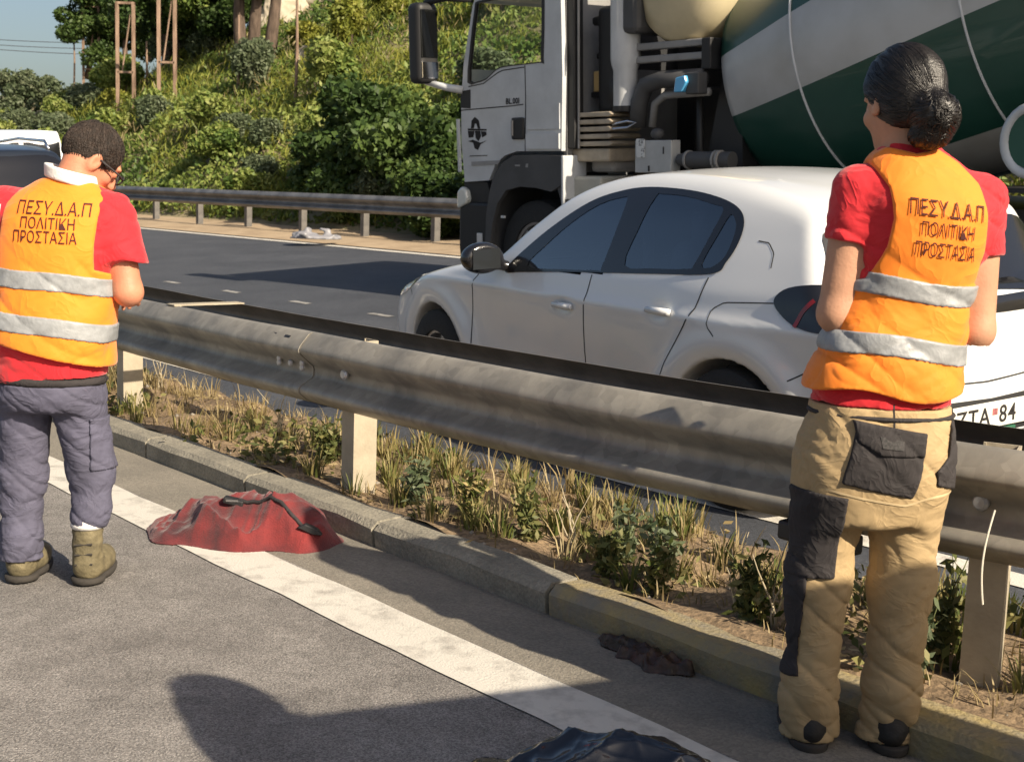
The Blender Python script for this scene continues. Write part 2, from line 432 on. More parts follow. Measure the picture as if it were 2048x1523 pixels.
# ------------------------------------------------------------------ W-beam barrier between the roads
WP = [(.004, .155), (.014, .154), (.030, .146), (.062, .112), (.076, .095), (.083, .080), (.082, .070), (.074, .058), (.024, .016), (.008, .004), (.003, -.010), (.004, -.036), (.012, -.050), (.062, -.078), (.077, -.088), (.082, -.099), (.080, -.110), (.070, -.122), (.036, -.146), (.022, -.156)]
def wbeam(name, s0, s1, nf, zc, side, m, parent, ds=.16, th=.004, lift=0.0):
    """side -1: ribs face the camera side, +1: ribs face the other way"""
    ns = max(2, int((s1 - s0) / ds) + 1); k = len(WP); V = []; F = []
    for i in range(ns):
        s = s0 + (s1 - s0) * i / (ns - 1)
        wv = .006 * math.sin(s * 1.9) + .004 * math.sin(s * 5.3 + 1)
        for d, z in WP: V.append(R(s, nf(s) + side * (d + lift) + wv, zc(s) + z))
        for d, z in WP: V.append(R(s, nf(s) + side * (d - th + lift) + wv, zc(s) + z))
    def q(i, j, b): return i * 2 * k + b * k + j
    for i in range(ns - 1):
        for j in range(k - 1):
            F.append((q(i, j, 0), q(i + 1, j, 0), q(i + 1, j + 1, 0), q(i, j + 1, 0)))
            F.append((q(i, j, 1), q(i, j + 1, 1), q(i + 1, j + 1, 1), q(i + 1, j, 1)))
        F.append((q(i, 0, 0), q(i, 0, 1), q(i + 1, 0, 1), q(i + 1, 0, 0)))
        F.append((q(i, k - 1, 0), q(i + 1, k - 1, 0), q(i + 1, k - 1, 1), q(i, k - 1, 1)))
    for i in (0, ns - 1):
        for j in range(k - 1): F.append((q(i, j, 0), q(i, j + 1, 0), q(i, j + 1, 1), q(i, j, 1)))
    bm = bmesh.new(); vs = [bm.verts.new(p) for p in V]
    for f in F: bm.faces.new([vs[t] for t in f])
    bmesh.ops.recalc_face_normals(bm, faces=bm.faces[:])
    me = bpy.data.meshes.new(name); bm.to_mesh(me); bm.free()
    me.polygons.foreach_set('use_smooth', np.ones(len(me.polygons), dtype=bool)); me.set_sharp_from_angle(angle=math.radians(50))
    return link(name, me, m, parent)
def child(o, root):
    o.parent = root; o.matrix_parent_inverse = Matrix.Translation(-Vector(root.location)); return o
def frame(s, n, z, th=0.0):
    """matrix with local x along the road, y across it"""
    x, y, zz = R(s, n, z)
    e = 1e-3
    return Matrix.Translation((x, y, zz)) @ Matrix(((UX, NX, 0, 0), (UY, NY, 0, 0), (0, 0, 1, 0), (0, 0, 0, 1))) @ Matrix.Rotation(th, 4, 'Z')
guard = tag(empty('guardrail', R(4, 3.1, .1)), 'weathered double sided steel guardrail running along the dry grass strip beside the kerb', 'guardrail')
zc = lambda s: .595
nfront = lambda s: rail_n(s)
nback = lambda s: rail_n(s) + .36
seams = [-7.0, -2.9, 1.05, 4.98, 9.2, 13.4, 17.6, 21.8, 26]
for i in range(len(seams) - 1):
    child(wbeam('rail_beam', seams[i] - .16, seams[i + 1] + .16, nfront, zc, -1, M_galv, guard, lift=.006 * (i % 2)), guard)
    child(wbeam('rail_beam', seams[i] - .16, seams[i + 1] + .16, nback, zc, 1, M_galvd, guard, lift=.006 * (i % 2)), guard)  # back beam of the same barrier, its shade put into the darker colour
# posts: rolled channel with the web towards the sun
pm = MB(); h0, h1 = -.15, .66
pm.prism([(-.05, -.058), (-.05, .058), (.05, .058), (.05, .046), (.043, .046), (.043, .052), (-.043, .052), (-.043, -.052), (.043, -.052), (.043, -.046), (.05, -.046), (.05, -.058)], h0, h1, 'z')
pme = mesh('post', pm.v, pm.f); pme.materials.append(M_post)
for s in (-5.6, -3.2, -.8, 1.70, 4.55, 6.95, 8.35, 10.6, 12.8, 15, 17.2, 19.4, 21.6, 23.8):
    o = link('post', pme); o.matrix_world = frame(s, rail_n(s) + .062 + .003, .08, -.38 if s == 1.70 else .06 * math.sin(s * 3)); child(o, guard)
# flat ties and blocks across the top between the two beams
for s in (7.62, 6.2, 9.0, 10.8):
    t = MB().box((-.045, -.01, .705), (.045, .40, .712)); t.box((-.045, .02, .60), (.045, .03, .705))
    o = t.build('tie_plate', M_post); o.matrix_world = frame(s, rail_n(s) - .02, .045); child(o, guard)
bm_ = MB(); bm_.lathe([(.0, .0), (.016, 0.0), (.016, .006), (.011, .011), (.0, .012)], 10); bme = mesh('bolt', bm_.v, bm_.f); bme.materials.append(M_bolt)
for s0 in seams[1:6]:
    for ds, dz in ((-.1, .03), (.1, .03), (-.1, -.03), (.1, -.03), (0, 0.0)):
        o = link('bolt', bme); o.matrix_world = frame(s0 + ds, rail_n(s0 + ds) - .012 - .01 * 1, .595 + dz * .35) @ Matrix.Rotation(math.radians(90), 4, 'X'); child(o, guard)
for s0 in (7.0, 4.55, 1.70):
    o = link('bolt', bme); o.matrix_world = frame(s0, rail_n(s0) - .012, .595) @ Matrix.Rotation(math.radians(90), 4, 'X') @ Matrix.Scale(1.5, 4); child(o, guard)
# slot holes by the splice
for ds in (-.02, .1):
    o = MB().box((-.022, -.004, -.006), (.022, .004, .006)).build('slot_hole', M_dark); s = 4.98 + ds
    o.matrix_world = frame(s, rail_n(s) - .052, .595 + .123) @ Matrix.Rotation(-.7, 4, 'X'); child(o, guard)
# dark splice bracket under the near beam
t = MB().box((-.13, -.05, -.03), (.13, .02, .03), bev=.01); t.box((-.05, -.06, -.02), (.02, -.045, .022), bev=.005)
o = t.build('splice_bracket', M_dark); o.matrix_world = frame(2.15, rail_n(2.15) - .03, .41); child(o, guard)
# thin wire loops tied round the beam at the right
M_wire = mat('pale_wire', (.75, .72, .62), .5)
for s, zz in ((1.78, .60), (1.62, .44)):
    n0 = rail_n(s) - .09
    pts = [R(s + .012 * math.sin(t * 2.1), n0 - .012 - .02 * math.sin(t * math.pi), zz + .16 - .26 * t) for t in np.linspace(0, 1, 14)]
    child(MB().tube(pts, .0028, 6).build('tie_wire', M_wire), guard)

# ------------------------------------------------------------------ far guardrail along the other side of the highway
fg = tag(empty('guardrail', R(20, 12.75, hz(12.75))), 'far roadside guardrail at the foot of the green bank', 'guardrail')
zf = lambda s: hz(12.75) + .57
M_galvf = mat('far_galvanised_steel', (.10, .10, .105), .42, .3, col2=(.20, .20, .20), vscale=3, spec=.5)
for i in range(12):
    child(wbeam('rail_beam', 2 + i * 4.0 - .15, 6 + i * 4.0 + .15, lambda s: 12.75, zf, -1, M_galvf, fg, ds=.8, lift=.005 * (i % 2)), fg)
pmf = pme.copy(); pmf.materials.clear(); pmf.materials.append(M_galvd)
for k in range(24):
    o = link('post', pmf); o.matrix_world = frame(2.5 + 2 * k, 12.83, hz(12.75)); child(o, fg)

# ------------------------------------------------------------------ green bank behind
def hillz(s, n):
    b = hz(13.6)
    t = max(0.0, n - 13.8)
    fade = 1 / (1 + math.exp((s - 45) / 4.0)); fade = .50 + .50 * fade
    z = b + fade * (.78 * t - .008 * t * t if t < 34 else 17.3 + .05 * (t - 34))
    z += .25 * math.sin(s * .9 + n * .3) * math.sin(n * .7) * min(1, t) + .12 * math.sin(s * 2.3) * math.sin(n * 1.9 + 1) * min(1, t)
    return z
strip('hill', -30, 150, 13.6, 60, hillz, M_hill, .8, .7)

def leaf_arrays(P, size, rs, aspect=1.8, up=.3):
    """one diamond leaf per point"""
    n = len(P)
    d = rs.normal(size=(n, 3)); d[:, 2] = d[:, 2] * .7 + up; d /= np.linalg.norm(d, axis=1, keepdims=True)
    e = np.cross(d, rs.normal(size=(n, 3))); e /= np.linalg.norm(e, axis=1, keepdims=True)
    sz = size * rs.uniform(.6, 1.3, n)[:, None]
    V = np.stack([P - d * sz * aspect * .5, P + e * sz * .5, P + d * sz * aspect * .5, P - e * sz * .5], 1).reshape(-1, 3)
    F = np.arange(4 * n).reshape(-1, 4)
    return V, F
def leaf_obj(name, V, F, rnd, m, parent=None):
    me = mesh(name, V, F)
    a = me.attributes.new('rnd', 'FLOAT', 'FACE'); a.data.foreach_set('value', np.asarray(rnd, dtype=np.float32))
    return link(name, me, m, parent)
def lobes_points(rs, n, lobes):
    """points near the skin of several ellipsoids, fewer inside"""
    k = rs.integers(0, len(lobes), n); L = np.array(lobes)[k]
    d = rs.normal(size=(n, 3)); d /= np.linalg.norm(d, axis=1, keepdims=True)
    r = rs.uniform(.35, 1.0, n) ** .45 * rs.uniform(.85, 1.12, n)
    return L[:, :3] + d * L[:, 3:6] * r[:, None], k

G1 = leaf_mat('bank_leaves', [(.04, .075, .016), (.09, .15, .032), (.19, .24, .055), (.30, .32, .10)])
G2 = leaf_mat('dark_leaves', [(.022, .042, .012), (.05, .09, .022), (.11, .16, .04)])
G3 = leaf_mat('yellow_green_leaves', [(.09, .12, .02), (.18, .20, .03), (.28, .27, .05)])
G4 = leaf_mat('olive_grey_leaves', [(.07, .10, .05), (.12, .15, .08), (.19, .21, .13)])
GD = leaf_mat('dry_stalks', [(.16, .13, .06), (.27, .22, .11), (.38, .32, .18)], .15)

# ground cover over the bank: countless small plants and grass
def cover(name, n, smin_, smax_, nmin, nmax, size, m, seed, lift, aspect=2.2, up=.8, thin=None):
    rs = np.random.default_rng(seed)
    s = rs.uniform(smin_, smax_, n); q = rs.uniform(0, 1, n) ** 1.15; nn = nmin + (nmax - nmin) * q
    cl = vnoise(s * .55, nn * .55, s * 0, seed) + .6 * vnoise(s * 1.7, nn * 1.7, s * 0, seed + 1)
    if thin is not None: keep = cl > thin; s, nn, cl = s[keep], nn[keep], cl[keep]
    P = np.array([(*R(a, b)[:2], hillz(a, b)) for a, b in zip(s, nn)])
    hgt = lift * np.clip(.55 + .6 * cl, .1, 1.6)
    P[:, 2] += rs.uniform(0, 1, len(P)) * hgt
    V, F = leaf_arrays(P, size, rs, aspect, up)
    rnd = np.clip(.5 + .35 * vnoise(s * .8, nn * .8, s * 0, seed + 5) + rs.normal(0, .16, len(P)), 0, 1)
    return tag(leaf_obj(name, V, F, rnd, m), kind='stuff')
tag(cover('bank_undergrowth', 230000, 0, 52, 13.7, 34, .075, G1, 11, .55), 'mass of green undergrowth covering the roadside bank', 'undergrowth')
tag(cover('bank_grass', 120000, 4, 52, 13.7, 36, .03, G3, 12, .75, aspect=10, up=1.6, thin=-.15), 'sunlit yellow green grass among the undergrowth of the bank', 'grass')
tag(cover('dry_bank_grass', 30000, 8, 60, 15.5, 40, .03, GD, 13, .7, aspect=9, up=1.8, thin=.25), 'dry straw coloured grass on the upper bank', 'grass')

def bush_mesh(seed, n, w, h, leaf):
    rs = np.random.default_rng(seed); lobes = []
    for i in range(9):
        a = rs.uniform(0, 6.28); r = rs.uniform(0, .6) * w; zz = rs.uniform(.25, .8) * h
        lobes.append((r * math.cos(a), r * math.sin(a), zz, rs.uniform(.25, .48) * w, rs.uniform(.25, .48) * w, rs.uniform(.18, .32) * h))
    P, k = lobes_points(rs, n, lobes); P[:, 2] = np.maximum(P[:, 2], .02)
    V, F = leaf_arrays(P, leaf, rs)
    rnd = np.clip(.5 + (rs.uniform(-.3, .3, len(lobes))[k]) + rs.normal(0, .15, n), 0, 1)
    return V, F, rnd, lobes
def make_bush(seed, n, w, h, leaf, m, name='bush'):
    V, F, rnd, lobes = bush_mesh(seed, n, w, h, leaf)
    root = empty(name)
    leaf_obj('foliage', V, F, rnd, m, root)
    st = MB(); rs = random.Random(seed)
    for l in lobes[:6]: st.tube([(0, 0, -.1), (l[0] * .5, l[1] * .5, l[2] * .5), (l[0], l[1], l[2])], [.03, .02, .008], 5)
    st.build('stem', M_bark, root)
    return root
def copy_tree(o, parent=None):
    c = o.copy(); C.objects.link(c)
    if parent is not None: c.parent = parent; c.matrix_parent_inverse = o.matrix_parent_inverse.copy()
    for ch in list(o.children): copy_tree(ch, c)
    return c
M_bark = mat('brown_bark', (.06, .042, .03), .95, col2=(.14, .10, .075), vscale=9, bump=1, bscale=25, stretch=(1, 1, .25))
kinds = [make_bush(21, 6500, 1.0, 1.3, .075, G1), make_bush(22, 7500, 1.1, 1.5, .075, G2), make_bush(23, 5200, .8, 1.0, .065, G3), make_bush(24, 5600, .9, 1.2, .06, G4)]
desc = ['mid green leafy bush growing on the roadside bank', 'dark green bush with shade in its leaf colour at the foot of the bank behind the far guardrail', 'yellow green sunlit bush high on the bank', 'grey green bush with small pale leaves on the bank']
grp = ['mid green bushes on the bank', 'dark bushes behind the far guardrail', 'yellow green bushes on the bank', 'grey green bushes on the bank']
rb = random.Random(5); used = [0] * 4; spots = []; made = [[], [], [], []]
for i in range(22): spots.append((rb.uniform(11, 22), rb.uniform(13.7, 15.2), 1, rb.uniform(.9, 1.35)))         # dark band low, right of middle: shrub shade put into the leaf colour
for i in range(26): spots.append((rb.uniform(16, 40), rb.uniform(14, 17.5), rb.choice([0, 0, 3]), rb.uniform(.7, 1.2)))
for i in range(30): spots.append((rb.uniform(12, 44), rb.uniform(17, 27), rb.choice([0, 2, 2, 3]), rb.uniform(.8, 1.5)))
for i in range(16): spots.append((rb.uniform(38, 56), rb.uniform(14, 22), rb.choice([0, 3]), rb.uniform(.9, 1.5)))
for (s, n, k, sc) in spots:
    o = kinds[k] if used[k] == 0 else copy_tree(kinds[k])
    used[k] += 1
    o.location = (*R(s, n)[:2], hillz(s, n) - .1); o.rotation_euler = (0, 0, rb.uniform(0, 6.28)); o.scale = (sc, sc, sc * rb.uniform(.8, 1.2))
    tag(o, desc[k], 'bush', grp[k]); made[k].append((o, sc, n))

ORD = ['leftmost', 'second', 'third', 'fourth', 'fifth', 'sixth', 'seventh', 'eighth', 'ninth', 'tenth', 'eleventh', 'twelfth', 'thirteenth', 'fourteenth', 'fifteenth', 'sixteenth', 'seventeenth', 'eighteenth', 'nineteenth', 'twentieth', 'twenty first', 'twenty second', 'twenty third', 'twenty fourth', 'twenty fifth', 'twenty sixth', 'twenty seventh', 'twenty eighth', 'twenty ninth', 'thirtieth']
for k, nm in enumerate(('mid green bush', 'dark green bush with shade in its leaf colour behind the far guardrail', 'yellow green bush', 'grey green bush')):
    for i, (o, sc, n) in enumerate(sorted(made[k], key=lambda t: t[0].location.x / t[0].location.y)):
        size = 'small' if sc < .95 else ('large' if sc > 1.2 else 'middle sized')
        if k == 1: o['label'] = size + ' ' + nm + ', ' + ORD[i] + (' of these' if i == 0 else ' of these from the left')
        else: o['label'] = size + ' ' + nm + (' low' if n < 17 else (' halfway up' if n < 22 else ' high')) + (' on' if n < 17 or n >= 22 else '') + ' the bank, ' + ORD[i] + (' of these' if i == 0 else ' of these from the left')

def make_tree(loc, h, lobes, n, leaf, m, label, seed, tr=.16, lean=(0, 0), trunks=1, name='tree', limbs=5):
    rs = np.random.default_rng(seed); root = tag(empty(name, loc), label, 'tree')
    for t in range(trunks):
        ox = (t - (trunks - 1) / 2) * .45
        pts = [(ox + lean[0] * q + .12 * math.sin(q * 5 + t + seed), lean[1] * q + .1 * math.sin(q * 4 + seed), -.3 + (h + .3) * q) for q in np.linspace(0, 1, 9)]
        MB().tube(pts, [tr * (1.15 - .75 * q) for q in np.linspace(0, 1, 9)], 9).build('trunk', M_bark, root, True)
        lm = MB()
        for i in range(limbs):
            L = lobes[(i + t) % len(lobes)]; b = pts[4 + i % 4]
            mid = (Vector(b) + Vector(L[:3])) / 2 + Vector((0, 0, .15))
            lm.tube([b, mid, L[:3]], [tr * .45, tr * .3, tr * .1], 6)
        lm.build('limb', M_bark, root, True)
    P, k = lobes_points(rs, n, lobes); V, F = leaf_arrays(P, leaf, rs)
    leaf_obj('crown', V, F, np.clip(.5 + rs.uniform(-.3, .3, len(lobes))[k] + rs.normal(0, .15, n), 0, 1), m, root)
    return root
def on_hill(px, py, y0=20, y1=80):
    """where the line of sight through a reference pixel meets the bank"""
    for y in np.arange(y0, y1, .25):
        p = at(px, py, y); s = UX * p.x + UY * p.y; n = NX * p.x + NY * p.y
        if n > 13.8 and hillz(s, n) >= p.z: return Vector((p.x, p.y, hillz(s, n)))
    p = at(px, py, 60); return p
def rlobes(seed, cx, cz, rx, rz, k, lr):
    rs = random.Random(seed); o = []
    for i in range(k):
        a = rs.uniform(0, 6.28); q = math.sqrt(rs.uniform(0, 1))
        r = lr * rs.uniform(.7, 1.3)
        o.append((cx + rx * q * math.cos(a), rx * .8 * q * math.sin(a), cz + rz * rs.uniform(-1, 1), r, r, r * .75))
    return o
T = []
for (px, py, h, ln, tr, sd, m, lab, cz, rx, nl) in [
        (175, 175, 3.6, (.3, 0), .12, 31, G2, 'dark leafy tree at the left end of the bank with crown against the sky', 2.9, 1.15, 26),
        (335, 180, 4.2, (.2, .1), .16, 32, G2, 'dark tree on the bank with paired brown trunks beside the timber frames', 3.0, 1.7, 30),
        (430, 150, 4.0, (-.3, .1), .14, 33, G1, 'mid green tree standing between the two dark trunked trees', 2.9, 1.3, 18),
        (515, 175, 4.6, (.05, 0), .20, 34, G2, 'tree with a cluster of thick dark brown trunks on the bank', 3.9, 1.2, 14),
        (215, 150, 1.6, (.1, 0), .08, 36, G2, 'low dark bushy tree between the leftmost and the middle timber frame', 1.3, 1.2, 20),
        (300, 140, 1.8, (.1, 0), .08, 37, G2, 'low dark bushy tree between the middle and the right timber frame', 1.6, 1.3, 22),
        (395, 130, 1.8, (.1, 0), .08, 38, G2, 'low dark bushy tree right of the right timber frame', 1.5, 1.4, 22),
        (470, 130, 1.8, (.1, 0), .08, 39, G2, 'low dark bushy tree left of the thick trunk cluster', 1.6, 1.2, 20),
        (255, 150, 3.8, (.1, .2), .12, 35, G2, 'dark tree behind the middle timber frame on the bank', 2.6, 1.5, 26)]:
    p = on_hill(px, py - 30)
    make_tree(p, h, rlobes(sd, 0, cz, rx, 1.5, nl, .55), 15000, .10, m, lab, sd, tr, ln, 3 if sd == 34 else (2 if sd == 32 else 1))
p = at(50, 210, 52); make_tree(Vector((p.x, p.y, p.z - 1.6)), 2.2, rlobes(41, 0, 1.7, 1.2, 1.1, 34, .42), 9000, .09, G4, 'pale green rounded tree beyond the bank at the left edge against the sky', 41, .1)
p = at(-90, 200, 60); make_tree(Vector((p.x, p.y, p.z - 1.5)), 2.8, rlobes(42, 0, 2.2, 1.7, .9, 26, .55), 9000, .11, G1, 'green tree at the far left beyond the bank half outside the picture', 42, .1)

# timber frames and poles among the trees
M_timb = mat('weathered_timber', (.12, .075, .05), .9, col2=(.36, .25, .18), vscale=8, bump=.5, bscale=30, stretch=(1, 1, .15))
def timber_frame(px0, px1, pyt, pyb, label, diag=True):
    pyb += 45; b = on_hill((px0 + px1) / 2, pyb); y = b.y - 1.0
    A, B = at(px0, pyb, y), at(px1, pyb, y); h = at(px0, pyt, y).z - A.z; w = (B - A).length
    root = tag(empty('timber_frame', (A + B) / 2 - Vector((0, 0, .2))), label, 'frame', 'timber frames on the bank')
    for sx in (-1, 1):
        MB().box((sx * w / 2 - .05, -.05, -2.9), (sx * w / 2 + .05, .05, h + .2), bev=.008).build('post', M_timb, root)
    MB().box((-w / 2 - .05, -.055, h + .12), (w / 2 + .05, .035, h + .20), bev=.008).build('top_rail', M_timb, root)
    MB().box((-w / 2, -.05, h * .42), (w / 2, -.005, h * .42 + .07), bev=.006).build('middle_rail', M_timb, root)
    if diag: MB().tube([(-w * .2, .0, h * .45), (w * .3, .03, h * .95)], .025, 6).build('brace', M_timb, root)
timber_frame(168, 199, 12, 172, 'leftmost weathered timber frame on the bank under the dark tree')
timber_frame(236, 268, 4, 182, 'middle tall timber frame between the leftmost frame and the paired trunks')
timber_frame(318, 350, -25, 168, 'right timber frame with its top outside the picture beside the paired trunks')
for px, py, ht in ((148, 165, 1.9), (292, 185, 1.7), (590, 215, 2.6), (475, 195, 2.2)):
    b = on_hill(px, py)
    tag(MB().tube([b - Vector((0, 0, .3)), b + Vector((.04, 0, ht * .5)), b + Vector((.02, .02, ht))], [.045, .04, .03], 7).build('pole', M_timb),
        {148: 'thin timber pole left of the leftmost timber frame', 292: 'thin timber pole right of the middle timber frame', 590: 'pale thin pole on the grass right of the thick trunk cluster', 475: 'thin pole just left of the thick trunk cluster'}[px], 'pole')
b = on_hill(290, 178); tag(MB().tube([b + Vector((-.6, -.3, .1)), b + Vector((0, -.3, .2)), b + Vector((.9, -.2, .26))], [.09, .1, .07], 9).build('fallen_log', M_timb, None, True), 'pale fallen log lying at the foot of the timber frames', 'log')
# pale rock face showing high on the bank
M_rock = mat('pale_rock', (.34, .29, .21), .95, col2=(.52, .46, .36), vscale=2.5, bump=1, bscale=9, detail=12)
def rock(name, c, r, seed, m, label, cat='rock'):
    f = lambda P: ell(P, (0, 0, 0), r) + .3 * min(r) * vnoise(P[:, 0] * 2.2 / r[0], P[:, 1] * 2.2 / r[0], P[:, 2] * 2.2 / r[0], seed) + .16 * min(r) * np.abs(vnoise(P[:, 0] * 6 / r[0], P[:, 1] * 6 / r[0], P[:, 2] * 6 / r[0], seed + 2))
    o = sdf_obj(name, f, [-x * 1.4 for x in r], [x * 1.4 for x in r], max(r) / 24, m); o.location = c
    return tag(o, label, cat)
for px, py, r, lab in ((565, 60, (.9, .6, 1.5), 'tall pale rock outcrop right of the thick trunk cluster'), (690, 5, (1.6, .7, .7), 'wide pale rock at the top of the bank'), (612, 118, (.35, .3, .3), 'small pale stone below the tall rock outcrop')):
    b = on_hill(px, py); rock('rock', b, r, int(px), M_rock, lab)

# overhead cables crossing the sky
M_cable = mat('black_cable', (.05, .05, .055), .6)
for i, (y0, y1) in enumerate(((66, 62), (76, 74), (83, 88))):
    a, b = at(-200, y0 - 4, 90), at(420, y1 + 20, 86)
    pts = [a.lerp(b, t) - Vector((0, 0, 1.2 * 4 * t * (1 - t) * .35)) for t in np.linspace(0, 1, 16)]
    tag(MB().tube(pts, .022, 5).build('overhead_cable', M_cable), ['topmost thin overhead cable crossing the sky at the upper left', 'middle thin overhead cable crossing the sky at the upper left', 'lowest thin overhead cable crossing the sky at the upper left'][i], 'cable', 'overhead cables')

# ------------------------------------------------------------------ vehicles: a body field, with glass and trim laid on the same surface
def sst(a, b, x):
    t = np.clip((x - a) / (b - a), 0, 1); return t * t * (3 - 2 * t)
def grid_sdf(pts, x0, x1, z0, z1, h=.02):
    X = np.arange(x0, x1 + h, h); Z = np.arange(z0, z1 + h, h)
    G = np.meshgrid(X, Z, indexing='ij'); V = poly2(G[0].ravel(), G[1].ravel(), pts).reshape(G[0].shape)
    def f(x, z):
        a = np.clip((x - x0) / h, 0, len(X) - 1.001); b = np.clip((z - z0) / h, 0, len(Z) - 1.001)
        i = a.astype(int); j = b.astype(int); a = a - i; b = b - j
        return V[i, j] * (1 - a) * (1 - b) + V[i + 1, j] * a * (1 - b) + V[i, j + 1] * (1 - a) * b + V[i + 1, j + 1] * a * b
    return f
def car_field(sil, widths, L, wheels, wr, belt, crown=.045, nose=.17, tail=.10, k=.06, handles=(), flare=.032, sculpt=.030, front=(.3, 1.9), rear=None):
    S_ = grid_sdf(smooth_closed(sil, 10), -.5, L + .5, -.1, max(p[1] for p in sil) + .4)
    wz, wy = zip(*widths); rear = rear or (L - 1.4, L - .2)
    WZ, WY = cr(wz, wy, 120)
    def f(P):
        x, y, z = P[:, 0], np.abs(P[:, 1]), P[:, 2]
        q = np.minimum(y / .8, 1.25) ** 2.5
        xe = x - nose * q * (1 - sst(front[0], front[1], x)) + tail * q * sst(rear[0], rear[1], x)
        ze = z + crown * (y / .8) ** 2 * sst(.75, 1.0, z)
        s = S_(xe, ze)
        w = np.interp(z, WZ, WY) * (1 - .10 * (1 - sst(0, 1.0, x)) - .09 * sst(L - 1.1, L, x))
        for wx, wzz in wheels:
            r = np.hypot(x - wx, z - wzz)
            w = w + flare * np.exp(-((r - wr - .07) / .075) ** 2) * sst(1.0, .6, z) if False else w + flare * np.exp(-((r - wr - .07) / .075) ** 2) * (1 - sst(.6, 1.0, z))
        w = w - sculpt * np.exp(-((z - .50) / .13) ** 2) * sst(wheels[0][0] + .35, wheels[0][0] + .8, x) * (1 - sst(wheels[1][0] - .75, wheels[1][0] - .3, x))
        for hx, hzz in handles:
            w = w - .022 * np.exp(-((x - hx) / .075) ** 2 - ((z - hzz) / .032) ** 2)
        d = smax(s, y - w, k)
        for wx, wzz in wheels:
            d = np.maximum(d, np.minimum(-(np.hypot(x - wx, z - wzz) - wr), 9) if False else np.where(y > .50, -(np.hypot(x - wx, z - wzz) - wr), -9.) if False else -np.maximum(np.hypot(x - wx, z - wzz) - wr, .52 - y))
        return d
    return f
def cdt_patch(outer, holes=(), step=.03):
    """triangulate a 2-D region with inner points"""
    loops = [list(map(tuple, outer))] + [list(map(tuple, h)) for h in holes]
    v = []; faces = []
    for L in loops:
        faces.append(list(range(len(v), len(v) + len(L)))); v += [Vector(p) for p in L]
    A = np.array(outer); x = np.arange(A[:, 0].min(), A[:, 0].max(), step); z = np.arange(A[:, 1].min(), A[:, 1].max(), step)
    G = np.stack(np.meshgrid(x, z), -1).reshape(-1, 2)
    d = poly2(G[:, 0], G[:, 1], outer); ok = d < -step * .35
    for h in holes: ok &= poly2(G[:, 0], G[:, 1], h) > step * .35
    v += [Vector(p) for p in G[ok]]
    r = delaunay_2d_cdt(v, [], faces, 2 if holes else 1, 1e-6)
    return np.array([tuple(p) for p in r[0]]), [tuple(t) for t in r[2]]
def project(f, Q, axis, side, a0, a1, off):
    """slide points along an axis from outside onto the body, then lift them by off"""
    n = len(Q)
    def P(t):
        p = np.empty((n, 3)); o = [i for i in range(3) if i != axis]; p[:, o[0]] = Q[:, 0]; p[:, o[1]] = Q[:, 1]; p[:, axis] = t; return p
    ts = np.linspace(a0, a1, 60); hit = np.full(n, a1); done = np.zeros(n, bool); prev = np.full(n, a0)
    lo = np.full(n, a0); hi = np.full(n, a1)
    for t in ts[1:]:
        ins = f(P(np.full(n, t))) < 0
        new = ins & ~done; lo[new] = prev[new]; hi[new] = t; done |= ins; prev[:] = np.where(done, prev, t)
    for _ in range(18):
        m = (lo + hi) / 2; ins = f(P(m)) < 0; hi = np.where(ins, m, hi); lo = np.where(ins, lo, m)
    p = P(hi); g = grad(f, p); g /= np.maximum(np.linalg.norm(g, axis=1, keepdims=True), 1e-6)
    return p + g * off
def patch_obj(name, f, outer, axis, side, m, parent, off=.003, holes=(), step=.03, rng_=None, thick=0.0):
    Q, T = cdt_patch(outer, holes, step)
    a0, a1 = rng_ if rng_ else ((-1.3, -.05) if side < 0 else (1.3, .05))
    P = project(f, Q, axis, side, a0, a1, off)
    me = mesh(name, P, T, True)
    o = link(name, me, m, parent)
    return o
def ribbon(pts, w):
    """closed outline round an open line in 2-D"""
    p = np.array(pts, float); t = np.gradient(p, axis=0); t /= np.linalg.norm(t, axis=1, keepdims=True); nrm = np.stack([-t[:, 1], t[:, 0]], 1) * w / 2
    return list(map(tuple, np.concatenate([p + nrm, (p - nrm)[::-1]])))
def dens(pts, n=40):
    p = np.array(pts, float); d = np.r_[0, np.cumsum(np.linalg.norm(np.diff(p, axis=0), axis=1))]
    t = np.linspace(0, d[-1], n); return np.stack([np.interp(t, d, p[:, 0]), np.interp(t, d, p[:, 1])], 1)
def bank_matrix(x, y, yaw):
    """place a vehicle: local x runs back along it, y to its right, z up from the tilted road"""
    n = x * NX + y * NY; z = hz(n)
    nrm = Vector((-BANK * NX, -BANK * NY, 1)).normalized()
    bx = Vector((math.sin(yaw), -math.cos(yaw), 0)); bx = (bx - nrm * bx.dot(nrm)).normalized(); by = nrm.cross(bx)
    M = Matrix((bx, by, nrm)).transposed().to_4x4(); M.translation = (x, y, z); return M
def text_mesh(txt, size, name='lettering', bold=0.0, spacing=1.0, extrude=0.0):
    cu = bpy.data.curves.new(name, 'FONT'); cu.body = txt; cu.size = size; cu.align_x = 'CENTER'; cu.offset = bold; cu.space_character = spacing; cu.resolution_u = 3; cu.extrude = extrude
    o = bpy.data.objects.new(name, cu); C.objects.link(o)
    dg = bpy.context.evaluated_depsgraph_get(); me = bpy.data.meshes.new_from_object(o.evaluated_get(dg))
    bpy.data.objects.remove(o); bpy.data.curves.remove(cu); me.name = name
    return me

